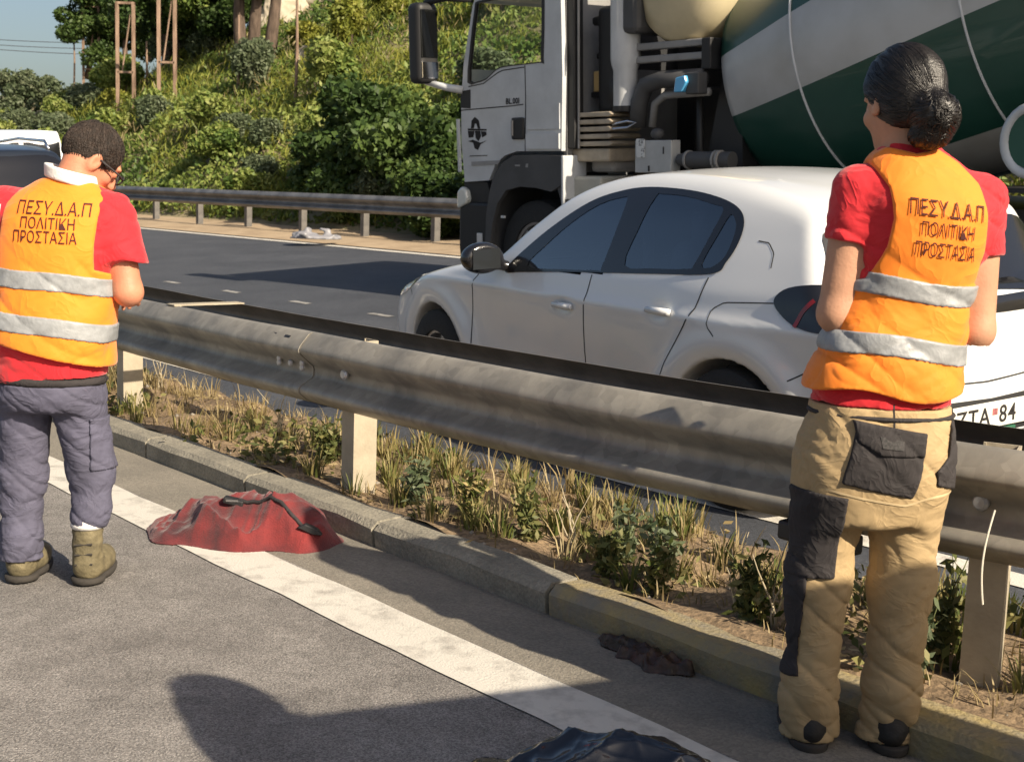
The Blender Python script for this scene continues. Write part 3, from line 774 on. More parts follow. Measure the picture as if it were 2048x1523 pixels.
def paint_mat(name, col, coat=.6, rough=.35, inner=(.02, .02, .022)):
    m = mat(name, col, rough, coat=coat); n = m.node_tree; b = n.nodes['Principled BSDF']
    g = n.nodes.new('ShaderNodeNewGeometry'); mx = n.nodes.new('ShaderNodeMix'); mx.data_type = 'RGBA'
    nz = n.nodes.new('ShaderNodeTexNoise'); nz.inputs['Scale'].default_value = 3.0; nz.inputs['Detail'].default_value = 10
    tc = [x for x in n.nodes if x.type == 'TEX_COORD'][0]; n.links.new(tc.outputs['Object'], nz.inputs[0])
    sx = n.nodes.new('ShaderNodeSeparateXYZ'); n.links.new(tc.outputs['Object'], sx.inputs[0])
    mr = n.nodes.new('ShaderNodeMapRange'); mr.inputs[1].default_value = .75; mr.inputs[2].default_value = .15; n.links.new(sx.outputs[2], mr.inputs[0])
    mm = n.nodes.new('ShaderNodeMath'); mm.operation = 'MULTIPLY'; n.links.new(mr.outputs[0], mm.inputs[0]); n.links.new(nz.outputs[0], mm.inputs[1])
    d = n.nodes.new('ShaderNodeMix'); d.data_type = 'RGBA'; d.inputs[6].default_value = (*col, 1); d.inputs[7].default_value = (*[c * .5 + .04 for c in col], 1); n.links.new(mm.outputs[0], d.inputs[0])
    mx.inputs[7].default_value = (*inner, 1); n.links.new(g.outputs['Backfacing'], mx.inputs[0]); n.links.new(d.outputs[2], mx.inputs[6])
    n.links.new(mx.outputs[2], b.inputs['Base Color'])
    return m
def clear_mat(name, tint, g):
    m = bpy.data.materials.new(name); m.use_nodes = True; n = m.node_tree; n.nodes.clear()
    out = n.nodes.new('ShaderNodeOutputMaterial'); tr = n.nodes.new('ShaderNodeBsdfTransparent'); tr.inputs[0].default_value = (*tint, 1)
    gl = n.nodes.new('ShaderNodeBsdfGlossy'); gl.inputs['Roughness'].default_value = .03; mx = n.nodes.new('ShaderNodeMixShader'); mx.inputs[0].default_value = g
    n.links.new(tr.outputs[0], mx.inputs[1]); n.links.new(gl.outputs[0], mx.inputs[2]); n.links.new(mx.outputs[0], out.inputs[0]); return m
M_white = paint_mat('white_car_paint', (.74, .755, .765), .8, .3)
M_black = mat('gloss_black_trim', (.010, .010, .012), .18, coat=.5)
M_blackm = mat('matt_black_plastic', (.018, .018, .019), .6)
M_glass = glass_mat('tinted_car_glass', (.66, .77, .84), .16)
M_glassd = glass_mat('dark_rear_glass', (.36, .43, .52), .14)
M_gap = mat('panel_gap', (.03, .03, .03), .9)
M_tyre = mat('tyre_rubber', (.022, .022, .022), .85, bump=.4, bscale=40)
M_rim = mat('alloy_rim', (.35, .35, .36), .35, .8)
M_seat = mat('grey_seat_cloth', (.14, .15, .17), .9, bump=.3, bscale=80)
M_cab = mat('dark_interior', (.02, .021, .024), .8)
M_lens = mat('clear_lamp_lens', (.55, .57, .58), .12, coat=.8)
M_red = mat('red_lamp_lens', (.16, .008, .008), .2, coat=.6)
M_chrome = mat('chrome', (.75, .75, .76), .12, 1.0)
M_mirr = mat('dark_mirror_glass', (.05, .055, .06), .08, .6)
M_text = mat('black_print', (.012, .010, .010), .8)

def wheel(parent, x, y, zc_, r, w, spokes=5):
    root = bpy.data.objects.new('wheel', MB().lathe([(r * .62, -w / 2), (r * .92, -w / 2), (r, -w * .36), (r, w * .36), (r * .92, w / 2), (r * .62, w / 2)], 32).v and None)
    t = MB().lathe([(r * .60, -w / 2), (r * .90, -w / 2), (r * .985, -w * .4), (r, -w * .25), (r, w * .25), (r * .985, w * .4), (r * .90, w / 2), (r * .60, w / 2), (r * .58, 0)], 36)
    sgn = -1 if y < 0 else 1
    M = Matrix.Translation((x, y, zc_)) @ Matrix.Rotation(math.radians(90 * -sgn), 4, 'X')
    o = t.build('wheel', M_tyre, parent, True, 40); o.matrix_local = M
    h = MB().lathe([(r * .60, -.02), (r * .60, w * .42), (r * .55, w * .40), (r * .52, w * .1), (.0, w * .1)], 28)
    for k in range(spokes):
        a = 2 * math.pi * k / spokes
        h.box((.03, -r * .085, w * .2), (r * .56, r * .085, w * .36), Matrix.Rotation(a, 4, 'Z'), .006)
    h.lathe([(.07, w * .15), (.07, w * .38), (.05, w * .42), (0, w * .42)], 16)
    h.build('rim', M_rim, o, True, 40)
    return o

def cut_faces(v, q, tests):
    c = v[q].mean(1); keep = np.ones(len(q), bool)
    e1 = v[q[:, 2]] - v[q[:, 0]]; e2 = v[q[:, 3]] - v[q[:, 1]]; nn = np.cross(e1, e2); nn /= np.maximum(np.linalg.norm(nn, axis=1, keepdims=True), 1e-12)
    for axis, poly, lim in tests:
        o = [i for i in range(3) if i != axis]
        ins = poly2(c[:, o[0]], c[:, o[1]], poly) < 0
        keep &= ~(ins & lim(c, nn))
    q = q[keep]; u, inv = np.unique(q, return_inverse=True)
    return v[u], inv.reshape(q.shape)

# ------------------------------------------------------------------ the white hatchback
sil = [(.03, .22), (.0, .34), (.0, .50), (.03, .62), (.10, .70), (.25, .755), (.55, .845), (.90, .925), (1.28, .985), (1.44, 1.03), (1.70, 1.20), (1.95, 1.345), (2.20, 1.42), (2.50, 1.45), (2.80, 1.447), (3.18, 1.42), (3.52, 1.365), (3.68, 1.315), (3.745, 1.23), (3.83, 1.09), (3.90, .985), (3.985, .91), (4.0, .78), (4.02, .60), (4.055, .52), (4.05, .36), (3.98, .25), (3.6, .20), (2.0, .19), (.5, .19)]
wid = [(.0, .78), (.19, .80), (.30, .835), (.50, .86), (.66, .862), (.78, .874), (.825, .878), (.85, .866), (.95, .835), (1.02, .805), (1.15, .745), (1.30, .665), (1.42, .575), (1.6, .44)]
cf = car_field(sil, wid, 4.055, [(.81, .31), (3.35, .31)], .355, .95, handles=((2.17, .785), (2.93, .825)))
car = tag(empty('hatchback_car'), 'white five door hatchback with black window surround stopped beside the guardrail', 'car')
car.matrix_world = bank_matrix(-.165, 8.737, .572)
dlo = smooth_closed([(1.60, .905), (1.66, .98), (1.88, 1.145), (2.13, 1.285), (2.34, 1.345), (2.55, 1.368), (2.85, 1.36), (3.08, 1.332), (3.22, 1.292), (3.285, 1.235), (3.295, 1.15), (3.265, 1.07), (3.20, 1.015), (2.8, .985), (2.22, .95), (1.75, .915)], 5)
def sub(pts, n=3): return [tuple(p) for p in smooth_closed(pts, n)]
pane_f = sub([(1.80, .95), (1.90, 1.06), (2.05, 1.18), (2.22, 1.275), (2.38, 1.315), (2.43, 1.30), (2.44, 1.15), (2.43, .985), (2.40, .972), (2.1, .955)])
pane_r = sub([(2.60, 1.01), (2.605, 1.17), (2.63, 1.325), (2.67, 1.338), (2.85, 1.332), (3.05, 1.305), (3.13, 1.285), (3.12, 1.2), (3.08, 1.05), (3.04, 1.025), (2.8, 1.01)])
pane_q = sub([(3.125, 1.05), (3.16, 1.18), (3.185, 1.262), (3.22, 1.25), (3.25, 1.21), (3.255, 1.13), (3.235, 1.075), (3.18, 1.04)])
v, q = sdf_arrays(cf, (-.1, -1.0, .1), (4.2, 1.0, 1.55), .016, 2)
side = lambda c, n: (np.abs(n[:, 1]) > .5) & (np.abs(c[:, 1]) > .45)
ws = [(1.50, -.62), (1.50, .62), (2.08, .50), (2.11, 0), (2.08, -.50)]
grow = lambda P, d=.016: [tuple(np.array(p) + d * (np.array(p) - np.mean(P, 0)) / np.linalg.norm(np.array(p) - np.mean(P, 0))) for p in P]
v, q = cut_faces(v, q, [(1, grow(pane_f), side), (1, grow(pane_r), side), (1, grow(pane_q), side)])
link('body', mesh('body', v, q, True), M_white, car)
for sd in (-1, 1):
    patch_obj('window_trim', cf, [tuple(p) for p in dlo], 1, sd, M_black, car, .004, [pane_f, pane_r, pane_q], .03)
    for nm, pn, gm in (('front_window', pane_f, M_glass), ('rear_window', pane_r, M_glassd), ('quarter_window', pane_q, M_glassd)):
        gl = patch_obj('window', cf, pn, 1, sd, gm, car, .0015, (), .04)
    # panel gaps
    for ln in ([(1.36, .90), (1.30, .84), (1.26, .62), (1.26, .40), (1.30, .26)], [(2.37, .95), (2.36, .83), (2.31, .57), (2.30, .26)], [(3.19, 1.0), (3.16, .87), (3.08, .75), (2.98, .60), (2.92, .45), (2.88, .28)],
               [(.50, .68), (.43, .73), (.30, .745), (.12, .70)], [(.5, .83), (.85, .90), (1.25, .955)]):
        patch_obj('panel_gap', cf, ribbon(dens(ln, 24), .007), 1, sd, M_gap, car, .0012, (), .2)
    patch_obj('panel_gap', cf, ribbon(dens([(3.30, .76), (3.25, .80), (3.255, .87), (3.32, .905), (3.45, .915), (3.585, .925)], 20), .005), 1, sd, M_gap, car, .0012, (), .2)
    patch_obj('tail_lamp', cf, sub([(3.585, .945), (3.64, .99), (3.78, 1.01), (3.92, .985), (3.955, .91), (3.95, .84), (3.82, .83), (3.70, .85), (3.61, .90)], 4), 1, sd, M_black, car, .005, (), .025)
    patch_obj('lamp_claw', cf, ribbon(dens([(3.72, .84), (3.74, .90), (3.78, .95)], 8), .02), 1, sd, M_red, car, .0075, (), .2)
    patch_obj('headlamp', cf, sub([(.20, .66), (.26, .745), (.42, .80), (.58, .815), (.60, .79), (.45, .72), (.30, .66)], 4), 1, sd, M_lens, car, .004, (), .03)
    patch_obj('sill_trim', cf, sub([(1.22, .205), (1.2, .27), (2.0, .275), (2.9, .275), (2.96, .21)], 3), 1, sd, M_blackm, car, .003, (), .08)
    # bumper seam on the rear corner and fuel flap
    patch_obj('panel_gap', cf, ribbon(dens([(3.70, .62), (3.78, .665), (3.88, .65), (3.96, .60)], 18), .006), 1, sd, M_gap, car, .0012, (), .2)
    for hx, hz_ in ((2.17, .785), (2.93, .825)):
        P0 = project(cf, np.array([(hx - .085, hz_), (hx, hz_ + .004), (hx + .085, hz_ + .002)]), 1, sd, 1.3 * sd, .05 * sd, .024)
        P0[0, 1] -= sd * .014; P0[2, 1] -= sd * .014
        hd = MB().tube([tuple(p) for p in P0], [.014, .017, .016], 8); hd.build('door_handle', M_white, car, True)
    # door mirror
    def mf(P, sd=sd):
        c = (1.565, sd * .975, .985); qd = P - np.array(c)
        d = ell(qd, (0, 0, 0), (.085, .125, .085)); d = smax(d, qd[:, 0] - .045, .015)
        return smin(d, cone(P, (1.60, sd * .80, .925), (1.57, sd * .91, .955), .03, .028), .02)
    sdf_obj('door_mirror', mf, (1.42, min(sd * .75, sd * 1.15), .86), (1.70, max(sd * .75, sd * 1.15), 1.10), .012, M_black, car)
    MB().box((1.611, min(sd * .89, sd * 1.06), .93), (1.616, max(sd * .89, sd * 1.06), 1.035)).build('mirror_glass', M_mirr, car)
patch_obj('fuel_flap', cf, ribbon(dens([(3.40, 1.165), (3.46, 1.16), (3.505, 1.12), (3.515, 1.06)], 14), .005), 1, -1, M_gap, car, .0012, (), .2)
# windscreen, bonnet line, roof aerial
patch_obj('windscreen', cf, [tuple(p) for p in dens(ws + [ws[0]], 60)[:-1]], 2, 1, M_black, car, .004, (), .06, (1.7, .6))
# rear: hatch glass, black band, lamps, seams, plate
xr = (4.4, 3.0)
patch_obj('rear_screen', cf, sub([(-.60, 1.225), (-.3, 1.245), (.3, 1.245), (.60, 1.225), (.66, 1.12), (.69, 1.0), (.5, .985), (-.5, .985), (-.69, 1.0), (-.66, 1.12)], 4), 0, 1, M_black, car, .004, (), .05, xr)
patch_obj('tail_band', cf, sub([(-.76, .945), (-.4, .925), (.4, .925), (.76, .945), (.78, .86), (.7, .84), (.4, .855), (-.4, .855), (-.7, .84), (-.78, .86)], 3), 0, 1, M_black, car, .005, (), .03, xr)
patch_obj('tail_lamp', cf, [(-.74, .90), (-.52, .90), (-.52, .868), (-.74, .868)], 0, 1, M_red, car, .0075, (), .05, xr)
patch_obj('tail_lamp', cf, [(.74, .90), (.52, .90), (.52, .868), (.74, .868)], 0, 1, M_red, car, .0075, (), .05, xr)
patch_obj('panel_gap', cf, ribbon(dens([(-.72, .80), (-.70, .66), (-.64, .60), (0, .575), (.64, .60), (.70, .66), (.72, .80)], 60), .008), 0, 1, M_gap, car, .0012, (), .2, xr)
patch_obj('plate_recess', cf, sub([(-.36, .505), (0, .51), (.36, .505), (.38, .37), (0, .36), (-.38, .37)], 3), 0, 1, M_blackm, car, .003, (), .05, xr)
patch_obj('bumper_trim', cf, sub([(-.70, .34), (0, .345), (.70, .34), (.66, .235), (0, .235), (-.66, .235)], 3), 0, 1, M_blackm, car, .003, (), .06, xr)
plx = 4.068
plate = MB().box((plx, -.26, .388), (plx + .006, .26, .498), bev=.002).build('number_plate', mat('plate_white', (.66, .65, .60), .5, var=.08), car)
tm = text_mesh('ZTA 84', .105, 'plate_lettering', .0015, 1.12); tm.materials.append(M_text)
xs = [vv.co.x for vv in tm.vertices]; bpy.data.meshes.remove(tm)
ta, tb = text_mesh('ZTA', .105, 'plate_lettering', .0012, 1.12), text_mesh('84', .105, 'plate_lettering', .0012, 1.12)
for tt, y0_ in ((ta, -.24), (tb, .035)):
    tt.materials.append(M_text); tx = bpy.data.objects.new('plate_lettering', tt); C.objects.link(tx); tx.parent = plate; xs = [vv.co.x for vv in tt.vertices]
    tx.matrix_local = Matrix.Translation((plx + .0075, y0_ - min(xs), .405)) @ Matrix(((0, 0, 1, 0), (1, 0, 0, 0), (0, 1, 0, 0), (0, 0, 0, 1)))
MB().box((plx + .0062, -.01, .44), (plx + .0075, .022, .468)).build('registration_sticker', mat('sticker_red', (.30, .10, .10), .6, var=.3, vscale=60), plate)
MB().box((plx - .012, -.27, .325), (plx + .004, -.03, .380), bev=.002).build('plate_holder', mat('holder_white', (.62, .63, .60), .5), car)
MB().box((plx - .011, -.028, .325), (plx + .005, .15, .380), bev=.002).build('plate_holder', mat('holder_green', (.02, .11, .06), .5), car)
MB().box((plx - .008, -.14, .374), (plx + .009, -.03, .396), bev=.003).build('holder_clip', mat('holder_blue', (.10, .32, .62), .5), car)
for wx in (.81, 3.35):
    for sy in (-.755, .755): wheel(car, wx, sy, .31, .312, .2)
# interior
it = MB().box((1.25, -.70, .24), (3.7, .70, .30)); it.build('cabin_floor', M_cab, car)
MB().prism([(1.40, .55), (1.44, .90), (1.62, .94), (1.77, .88), (1.74, .6)], -.68, .68, 'y', None, .03).build('dashboard', M_cab, car)
for sy in (-.36, .36):
    sf = lambda P, sy=sy: smin(smin(boxsd(P, (2.36, sy, .50), (.25, .23, .10), .07), boxsd(P, (2.64, sy, .80), (.08, .22, .32), .07, np.array(Matrix.Rotation(math.radians(14), 3, 'Y'))), .06), boxsd(P, (2.715, sy, 1.19), (.05, .12, .085), .04), .02)
    sdf_obj('seat', sf, (2.03, sy - .3, .35), (2.93, sy + .3, 1.32), .025, M_seat, car)
sdf_obj('rear_seat', lambda P: smin(smin(boxsd(P, (2.95, 0, .5), (.25, .62, .1), .06), boxsd(P, (3.22, 0, .80), (.08, .62, .30), .06, np.array(Matrix.Rotation(math.radians(16), 3, 'Y'))), .06), np.minimum(boxsd(P, (3.32, -.36, 1.12), (.045, .12, .07), .03), boxsd(P, (3.32, .36, 1.12), (.045, .12, .07), .03)), .02), (2.6, -.7, .35), (3.5, .7, 1.25), .03, M_seat, car)
sw = [(1.92 + .06 * math.sin(a), -.36 + .18 * math.cos(a), .92 + .17 * math.sin(a)) for a in np.linspace(0, 2 * math.pi, 20)]
MB().tube(sw, .014, 6, cap=False).build('steering_wheel', M_cab, car, True)
M_belt = mat('seat_belt', (.25, .26, .27), .7)
for sy in (-.60, .60):
    MB().box((2.49, sy - .02, .55), (2.535, sy + .02, 1.28), Matrix.Translation((0, 0, 0)), .004).build('seat_belt', M_belt, car)

# ------------------------------------------------------------------ dark four-wheel drive further up the same lane
sil2 = [(.05, .35), (.0, .5), (.0, .75), (.06, .92), (.25, 1.0), (.8, 1.08), (1.15, 1.13), (1.35, 1.25), (1.75, 1.52), (2.1, 1.63), (2.7, 1.665), (3.4, 1.65), (3.95, 1.59), (4.08, 1.53), (4.22, 1.30), (4.36, 1.05), (4.42, .85), (4.45, .6), (4.4, .38), (3.8, .30), (2.0, .28), (.6, .30)]
wid2 = [(.0, .82), (.3, .86), (.6, .90), (.85, .91), (1.0, .895), (1.1, .86), (1.3, .79), (1.5, .70), (1.62, .62), (1.9, .5)]
cf2 = car_field(sil2, wid2, 4.45, [(.85, .36), (3.55, .36)], .41, 1.05, sculpt=.01)
M_navy = paint_mat('dark_blue_paint', (.012, .016, .025))
suv = tag(empty('suv_car'), 'dark blue four wheel drive car with roof rails at the left edge behind the man', 'car')
p = R(15.6 + 4.45, 5.9); suv.matrix_world = bank_matrix(p[0], p[1], math.radians(41.5))
pa = sub([(2.25, 1.12), (2.28, 1.42), (2.35, 1.53), (2.7, 1.555), (3.1, 1.54), (3.14, 1.4), (3.05, 1.13), (2.7, 1.11)]); pb = sub([(3.24, 1.14), (3.3, 1.38), (3.36, 1.52), (3.6, 1.50), (3.85, 1.44), (3.93, 1.32), (3.80, 1.17), (3.5, 1.13)]); pc = sub([(1.52, 1.12), (1.6, 1.24), (1.85, 1.42), (2.05, 1.52), (2.12, 1.5), (2.12, 1.2), (2.1, 1.12), (1.8, 1.1)])
v, q = sdf_arrays(cf2, (-.1, -1.05, .2), (4.6, 1.05, 1.8), .03, 2)
v, q = cut_faces(v, q, [(1, pa, side), (1, pb, side), (1, pc, side)])
link('body', mesh('body', v, q, True), M_navy, suv)
for sd in (-1, 1):
    for pn in (pa, pb, pc):
        patch_obj('window', cf2, pn, 1, sd, M_glassd, suv, .002, (), .06)
        ctr = np.mean(pn, 0); big = [tuple(ctr + (np.array(t) - ctr) * 1.13) for t in pn]
        patch_obj('window_trim', cf2, big, 1, sd, M_black, suv, .004, [pn], .06)
    MB().tube([(1.9, sd * .62, 1.585), (2.0, sd * .62, 1.685), (2.8, sd * .62, 1.725), (3.7, sd * .61, 1.685), (3.85, sd * .60, 1.58)], .022, 6).build('roof_rail', M_chrome, suv, True)
    patch_obj('tail_lamp', cf2, [(4.2, 1.05), (4.32, 1.1), (4.38, 1.0), (4.38, .8), (4.25, .8)], 1, sd, M_red, suv, .004, (), .05)
    for hx in (2.05, 3.05): MB().tube([(hx - .1, sd * .905, .98), (hx, sd * .925, .985), (hx + .1, sd * .90, .985)], .016, 6).build('door_handle', M_navy, suv, True)
patch_obj('rear_screen', cf2, sub([(-.58, 1.48), (0, 1.5), (.58, 1.48), (.68, 1.15), (0, 1.13), (-.68, 1.15)], 4), 0, 1, M_black, suv, .004, (), .06, (4.8, 3.2))
patch_obj('windscreen', cf2, [(1.3, -.65), (1.3, .65), (1.95, .56), (1.95, -.56)], 2, 1, M_black, suv, .004, (), .08, (2., .7))
for wx in (.85, 3.55):
    for sy in (-.79, .79): wheel(suv, wx, sy, .36, .36, .24)
M_pale = mat('pale_headrest_cover', (.62, .62, .60), .8)
for x_, sy in ((2.55, -.38), (2.55, .38), (3.35, -.4), (3.35, .4)):
    sdf_obj('seat', lambda P, x_=x_, sy=sy: smin(boxsd(P, (x_, sy, .95), (.09, .24, .34), .07), boxsd(P, (x_ + .04, sy, 1.38), (.05, .13, .09), .04), .03), (x_ - .2, sy - .3, .55), (x_ + .2, sy + .3, 1.52), .04, M_pale if x_ < 3 else M_seat, suv)
MB().box((1.4, -.7, .5), (4.1, .7, .58)).build('cabin_floor', M_cab, suv)

# ------------------------------------------------------------------ white van in the far lane
sil3 = [(.05, .35), (.0, .6), (.02, .85), (.15, 1.0), (.7, 1.12), (.95, 1.2), (1.3, 1.62), (1.6, 1.86), (2.0, 1.93), (3.5, 1.95), (4.75, 1.92), (4.85, 1.85), (4.90, 1.2), (4.92, .6), (4.85, .34), (2.5, .3), (.5, .3)]
wid3 = [(.0, .88), (.35, .92), (.8, .94), (1.1, .93), (1.5, .88), (1.8, .82), (2.1, .76)]
cf3 = car_field(sil3, wid3, 4.92, [(.95, .34), (3.95, .34)], .39, 1.1, nose=.15, tail=.03, crown=.03, sculpt=.0, k=.07)
van = tag(empty('van'), 'white van with dark side windows in the far lane beyond the dark car', 'van')
p = R(23.5 + 4.92, 8.9); van.matrix_world = bank_matrix(p[0], p[1], math.radians(41.5))
sdf_obj('body', cf3, (-.1, -1.1, .2), (5.05, 1.1, 2.1), .04, M_white, van, 2)
for sd in (-1, 1):
    for a, b in ((1.45, 2.2), (2.35, 3.4), (3.5, 4.55)):
        patch_obj('window', cf3, sub([(a + .02, 1.2), (a + .1 + (.2 if a < 2 else 0), 1.66), (a + .35, 1.72), (b - .1, 1.72), (b, 1.66), (b, 1.2), (b - .1, 1.16), (a + .1, 1.16)], 3), 1, sd, M_black, van, .004, (), .08)
    patch_obj('tail_lamp', cf3, [(4.76, .8), (4.76, 1.3), (4.86, 1.3), (4.87, .8)], 1, sd, M_red, van, .004, (), .06)
for a, b in ((-.72, -.04), (.04, .72)):
    patch_obj('window', cf3, [(a, 1.22), (a, 1.70), (b, 1.70), (b, 1.22)], 0, 1, M_black, van, .004, (), .08, (5.3, 3.8))
for wx in (.95, 3.95):
    for sy in (-.82, .82): wheel(van, wx, sy, .34, .34, .22)

# ------------------------------------------------------------------ concrete mixer truck
M_tw = mat('white_truck_paint', (.50, .52, .54), .4, var=.10, vscale=3, coat=.4, detail=10)
M_tg = mat('grey_truck_plastic', (.060, .060, .062), .6, var=.15, vscale=3)
M_tb = mat('black_truck_plastic', (.014, .014, .015), .55)
M_tgm = mat('mid_grey_panel', (.26, .255, .25), .6, var=.12, vscale=4)
M_cream = mat('cream_painted_tank', (.55, .47, .30), .45, var=.12, vscale=2, detail=9, coat=.2)
M_tan = mat('dusty_ribbed_metal', (.40, .34, .26), .6, .2, var=.2, vscale=6)
M_boxg = mat('pale_grey_box', (.42, .41, .36), .6, var=.1, vscale=5)
M_amber = mat('amber_lamp', (.70, .48, .20), .3, coat=.5)
M_blue = mat('blue_reservoir', (.10, .42, .75), .25, coat=.5)
M_cabglass = clear_mat('truck_glass', (.96, .98, .96), .025)
truck = tag(empty('mixer_truck'), 'white concrete mixer truck with green and white striped drum behind the white hatchback', 'truck')
p = R(10.1, 9.55); truck.matrix_world = bank_matrix(p[0], p[1], math.radians(41.5))
Y0 = -1.25
def side_panel(name, outer, m, holes=(), y=Y0, th=.05, bev=.0, par=None):
    Q, T = cdt_patch(outer, holes, .12)
    V = [(a, y, b) for a, b in Q] + [(a, y + th, b) for a, b in Q]; n = len(Q); F = [tuple(t) for t in T] + [tuple(i + n for i in t[::-1]) for t in T]
    E = {}
    for t in T:
        for i in range(3):
            e = (t[i], t[(i + 1) % 3]); E[e] = 1
    for (a, b) in list(E):
        if (b, a) not in E: F.append((b, a, a + n, b + n))
    bm = bmesh.new(); vs = [bm.verts.new(x) for x in V]
    for f in F:
        try: bm.faces.new([vs[i] for i in f])
        except ValueError: pass
    bmesh.ops.recalc_face_normals(bm, faces=bm.faces[:])
    me = bpy.data.meshes.new(name); bm.to_mesh(me); bm.free()
    return link(name, me, m, par or truck)
# cab: two sides with window openings, roof, front, back
winF = sub([(.06, 2.17), (.20, 2.16), (.34, 2.185), (.45, 2.245), (.56, 2.285), (.80, 2.297), (1.14, 2.305), (1.17, 2.34), (1.19, 2.86), (1.15, 2.93), (.70, 2.94), (.26, 2.93), (.19, 2.86), (.10, 2.45)], 2)
out = [(-.02, 1.20), (-.06, 1.6), (-.05, 2.0), (.0, 2.35), (.16, 2.9), (.25, 3.05), (1.40, 3.08), (1.42, 2.2), (1.40, 1.50), (.78, 1.50), (.60, 1.46), (.46, 1.38), (.36, 1.22)]
for sgn in (-1, 1):
    y = Y0 if sgn < 0 else 1.20
    side_panel('cab_side', out, M_tw, [winF], y)
    side_panel('window', winF, M_cabglass, (), y + .018, .006)
    # black rubber frame round the window, quarter pillar
    c = np.mean(winF, 0); inn = [tuple(c + (np.array(t) - c) * np.array((.94, .955))) for t in winF]
    side_panel('window_frame', winF, M_tb, [inn], y - .006 if sgn < 0 else y + .03, .03)
    MB().box((.86 + .02, y - .004 if sgn < 0 else y + .05, 2.31), (.875 + .02, (y + .002) if sgn < 0 else y + .056, 2.33)).build('window_bead', M_tb, truck)
MB().prism([(-.05, 1.20), (-.09, 1.6), (-.08, 2.0), (-.03, 2.3), (.02, 2.3), (.0, 1.2)], -1.19, 1.19, 'y').build('cab_front', M_tw, truck)
MB().prism([(-.03, 2.3), (.16, 2.92), (.19, 2.92), (.01, 2.3)], -1.19, 1.19, 'y').build('windscreen', M_cabglass, truck)
MB().prism([(.14, 2.92), (.25, 3.10), (1.42, 3.14), (1.42, 3.08), (.20, 2.96)], -1.22, 1.22, 'y', None, .02).build('cab_roof', M_tw, truck)
MB().box((1.37, -1.19, 1.3), (1.41, 1.19, 2.25)).build('cab_back', M_tgm, truck)
MB().box((1.37, -1.19, 2.25), (1.41, -.55, 3.06)).build('cab_back', M_tgm, truck)
MB().box((1.37, .55, 2.25), (1.41, 1.19, 3.06)).build('cab_back', M_tgm, truck)
MB().box((1.375, -.55, 2.25), (1.40, .55, 3.06)).build('cab_back', M_cab, truck)
# seam strips on the cab flank
for a in ([(.91, 2.29), (.915, 2.0), (.905, 1.7), (.90, 1.50)], [(-.05, 1.905), (.3, 1.915), (.7, 1.925), (.88, 1.935)], [(.07, 2.13), (.30, 2.15), (.44, 2.21), (.56, 2.26), (.9, 2.275)]):
    side_panel('panel_gap', ribbon(dens(a, 12), .010), M_gap, (), Y0 - .0025, .004)
side_panel('quarter_panel', [(.93, 1.52), (.93, 1.66), (1.385, 1.66), (1.385, 1.52)], M_tw, (), Y0 - .022, .025)
side_panel('quarter_panel', [(.93, 1.70), (.945, 1.93), (1.385, 1.93), (1.385, 1.70)], M_tw, (), Y0 - .012, .015)
side_panel('corner_panel', [(-.055, 1.93), (-.05, 2.09), (.10, 2.10), (.095, 1.92)], M_tb, (), Y0 - .006, .01)
side_panel('grab_rail', [(-.085, 1.30), (-.10, 1.82), (-.075, 1.82), (-.06, 1.30)], M_tw, (), Y0 - .03, .03)
MB().box((.73, Y0 - .03, 1.61), (.90, Y0 + .002, 1.815), bev=.015).build('door_handle', M_tb, truck)
MB().box((.745, Y0 - .045, 1.645), (.765, Y0 - .025, 1.79), bev=.004).build('door_handle', M_tgm, truck)
side_panel('door_reveal', [(.10, 1.36), (.10, 1.40), (.55, 1.415), (.5, 1.375)], M_tgm, (), Y0 - .008, .01)
# emblem on the door: a small dark ship-like badge
eb = lambda pts, y=Y0 - .004: side_panel('emblem', pts, M_text, (), y, .006)
eb([(.05, 1.725), (.335, 1.715), (.335, 1.70), (.05, 1.705)])
eb([(.10, 1.725), (.11, 1.80), (.16, 1.835), (.22, 1.80), (.24, 1.72), (.205, 1.722), (.185, 1.77), (.155, 1.77), (.14, 1.725)])
eb([(.05, 1.70), (.06, 1.635), (.13, 1.64), (.15, 1.70)]); eb([(.16, 1.70), (.17, 1.63), (.21, 1.60), (.25, 1.65), (.235, 1.70)]); eb([(.25, 1.695), (.27, 1.635), (.335, 1.66), (.33, 1.69)])
eb([(.05, 1.60), (.12, 1.615), (.24, 1.585), (.335, 1.605), (.24, 1.57), (.2, 1.515), (.15, 1.53), (.13, 1.585)])
eb([(.07, 1.46), (.34, 1.465), (.34, 1.458), (.07, 1.452)])
tm = text_mesh('BL.00I', .075, 'door_lettering', .002, 1.05); tm.materials.append(M_text)
o = bpy.data.objects.new('door_lettering', tm); C.objects.link(o); o.parent = truck; o.matrix_local = Matrix.Translation((.73, Y0 - .004, 1.945)) @ Matrix.Rotation(math.radians(90), 4, 'X')
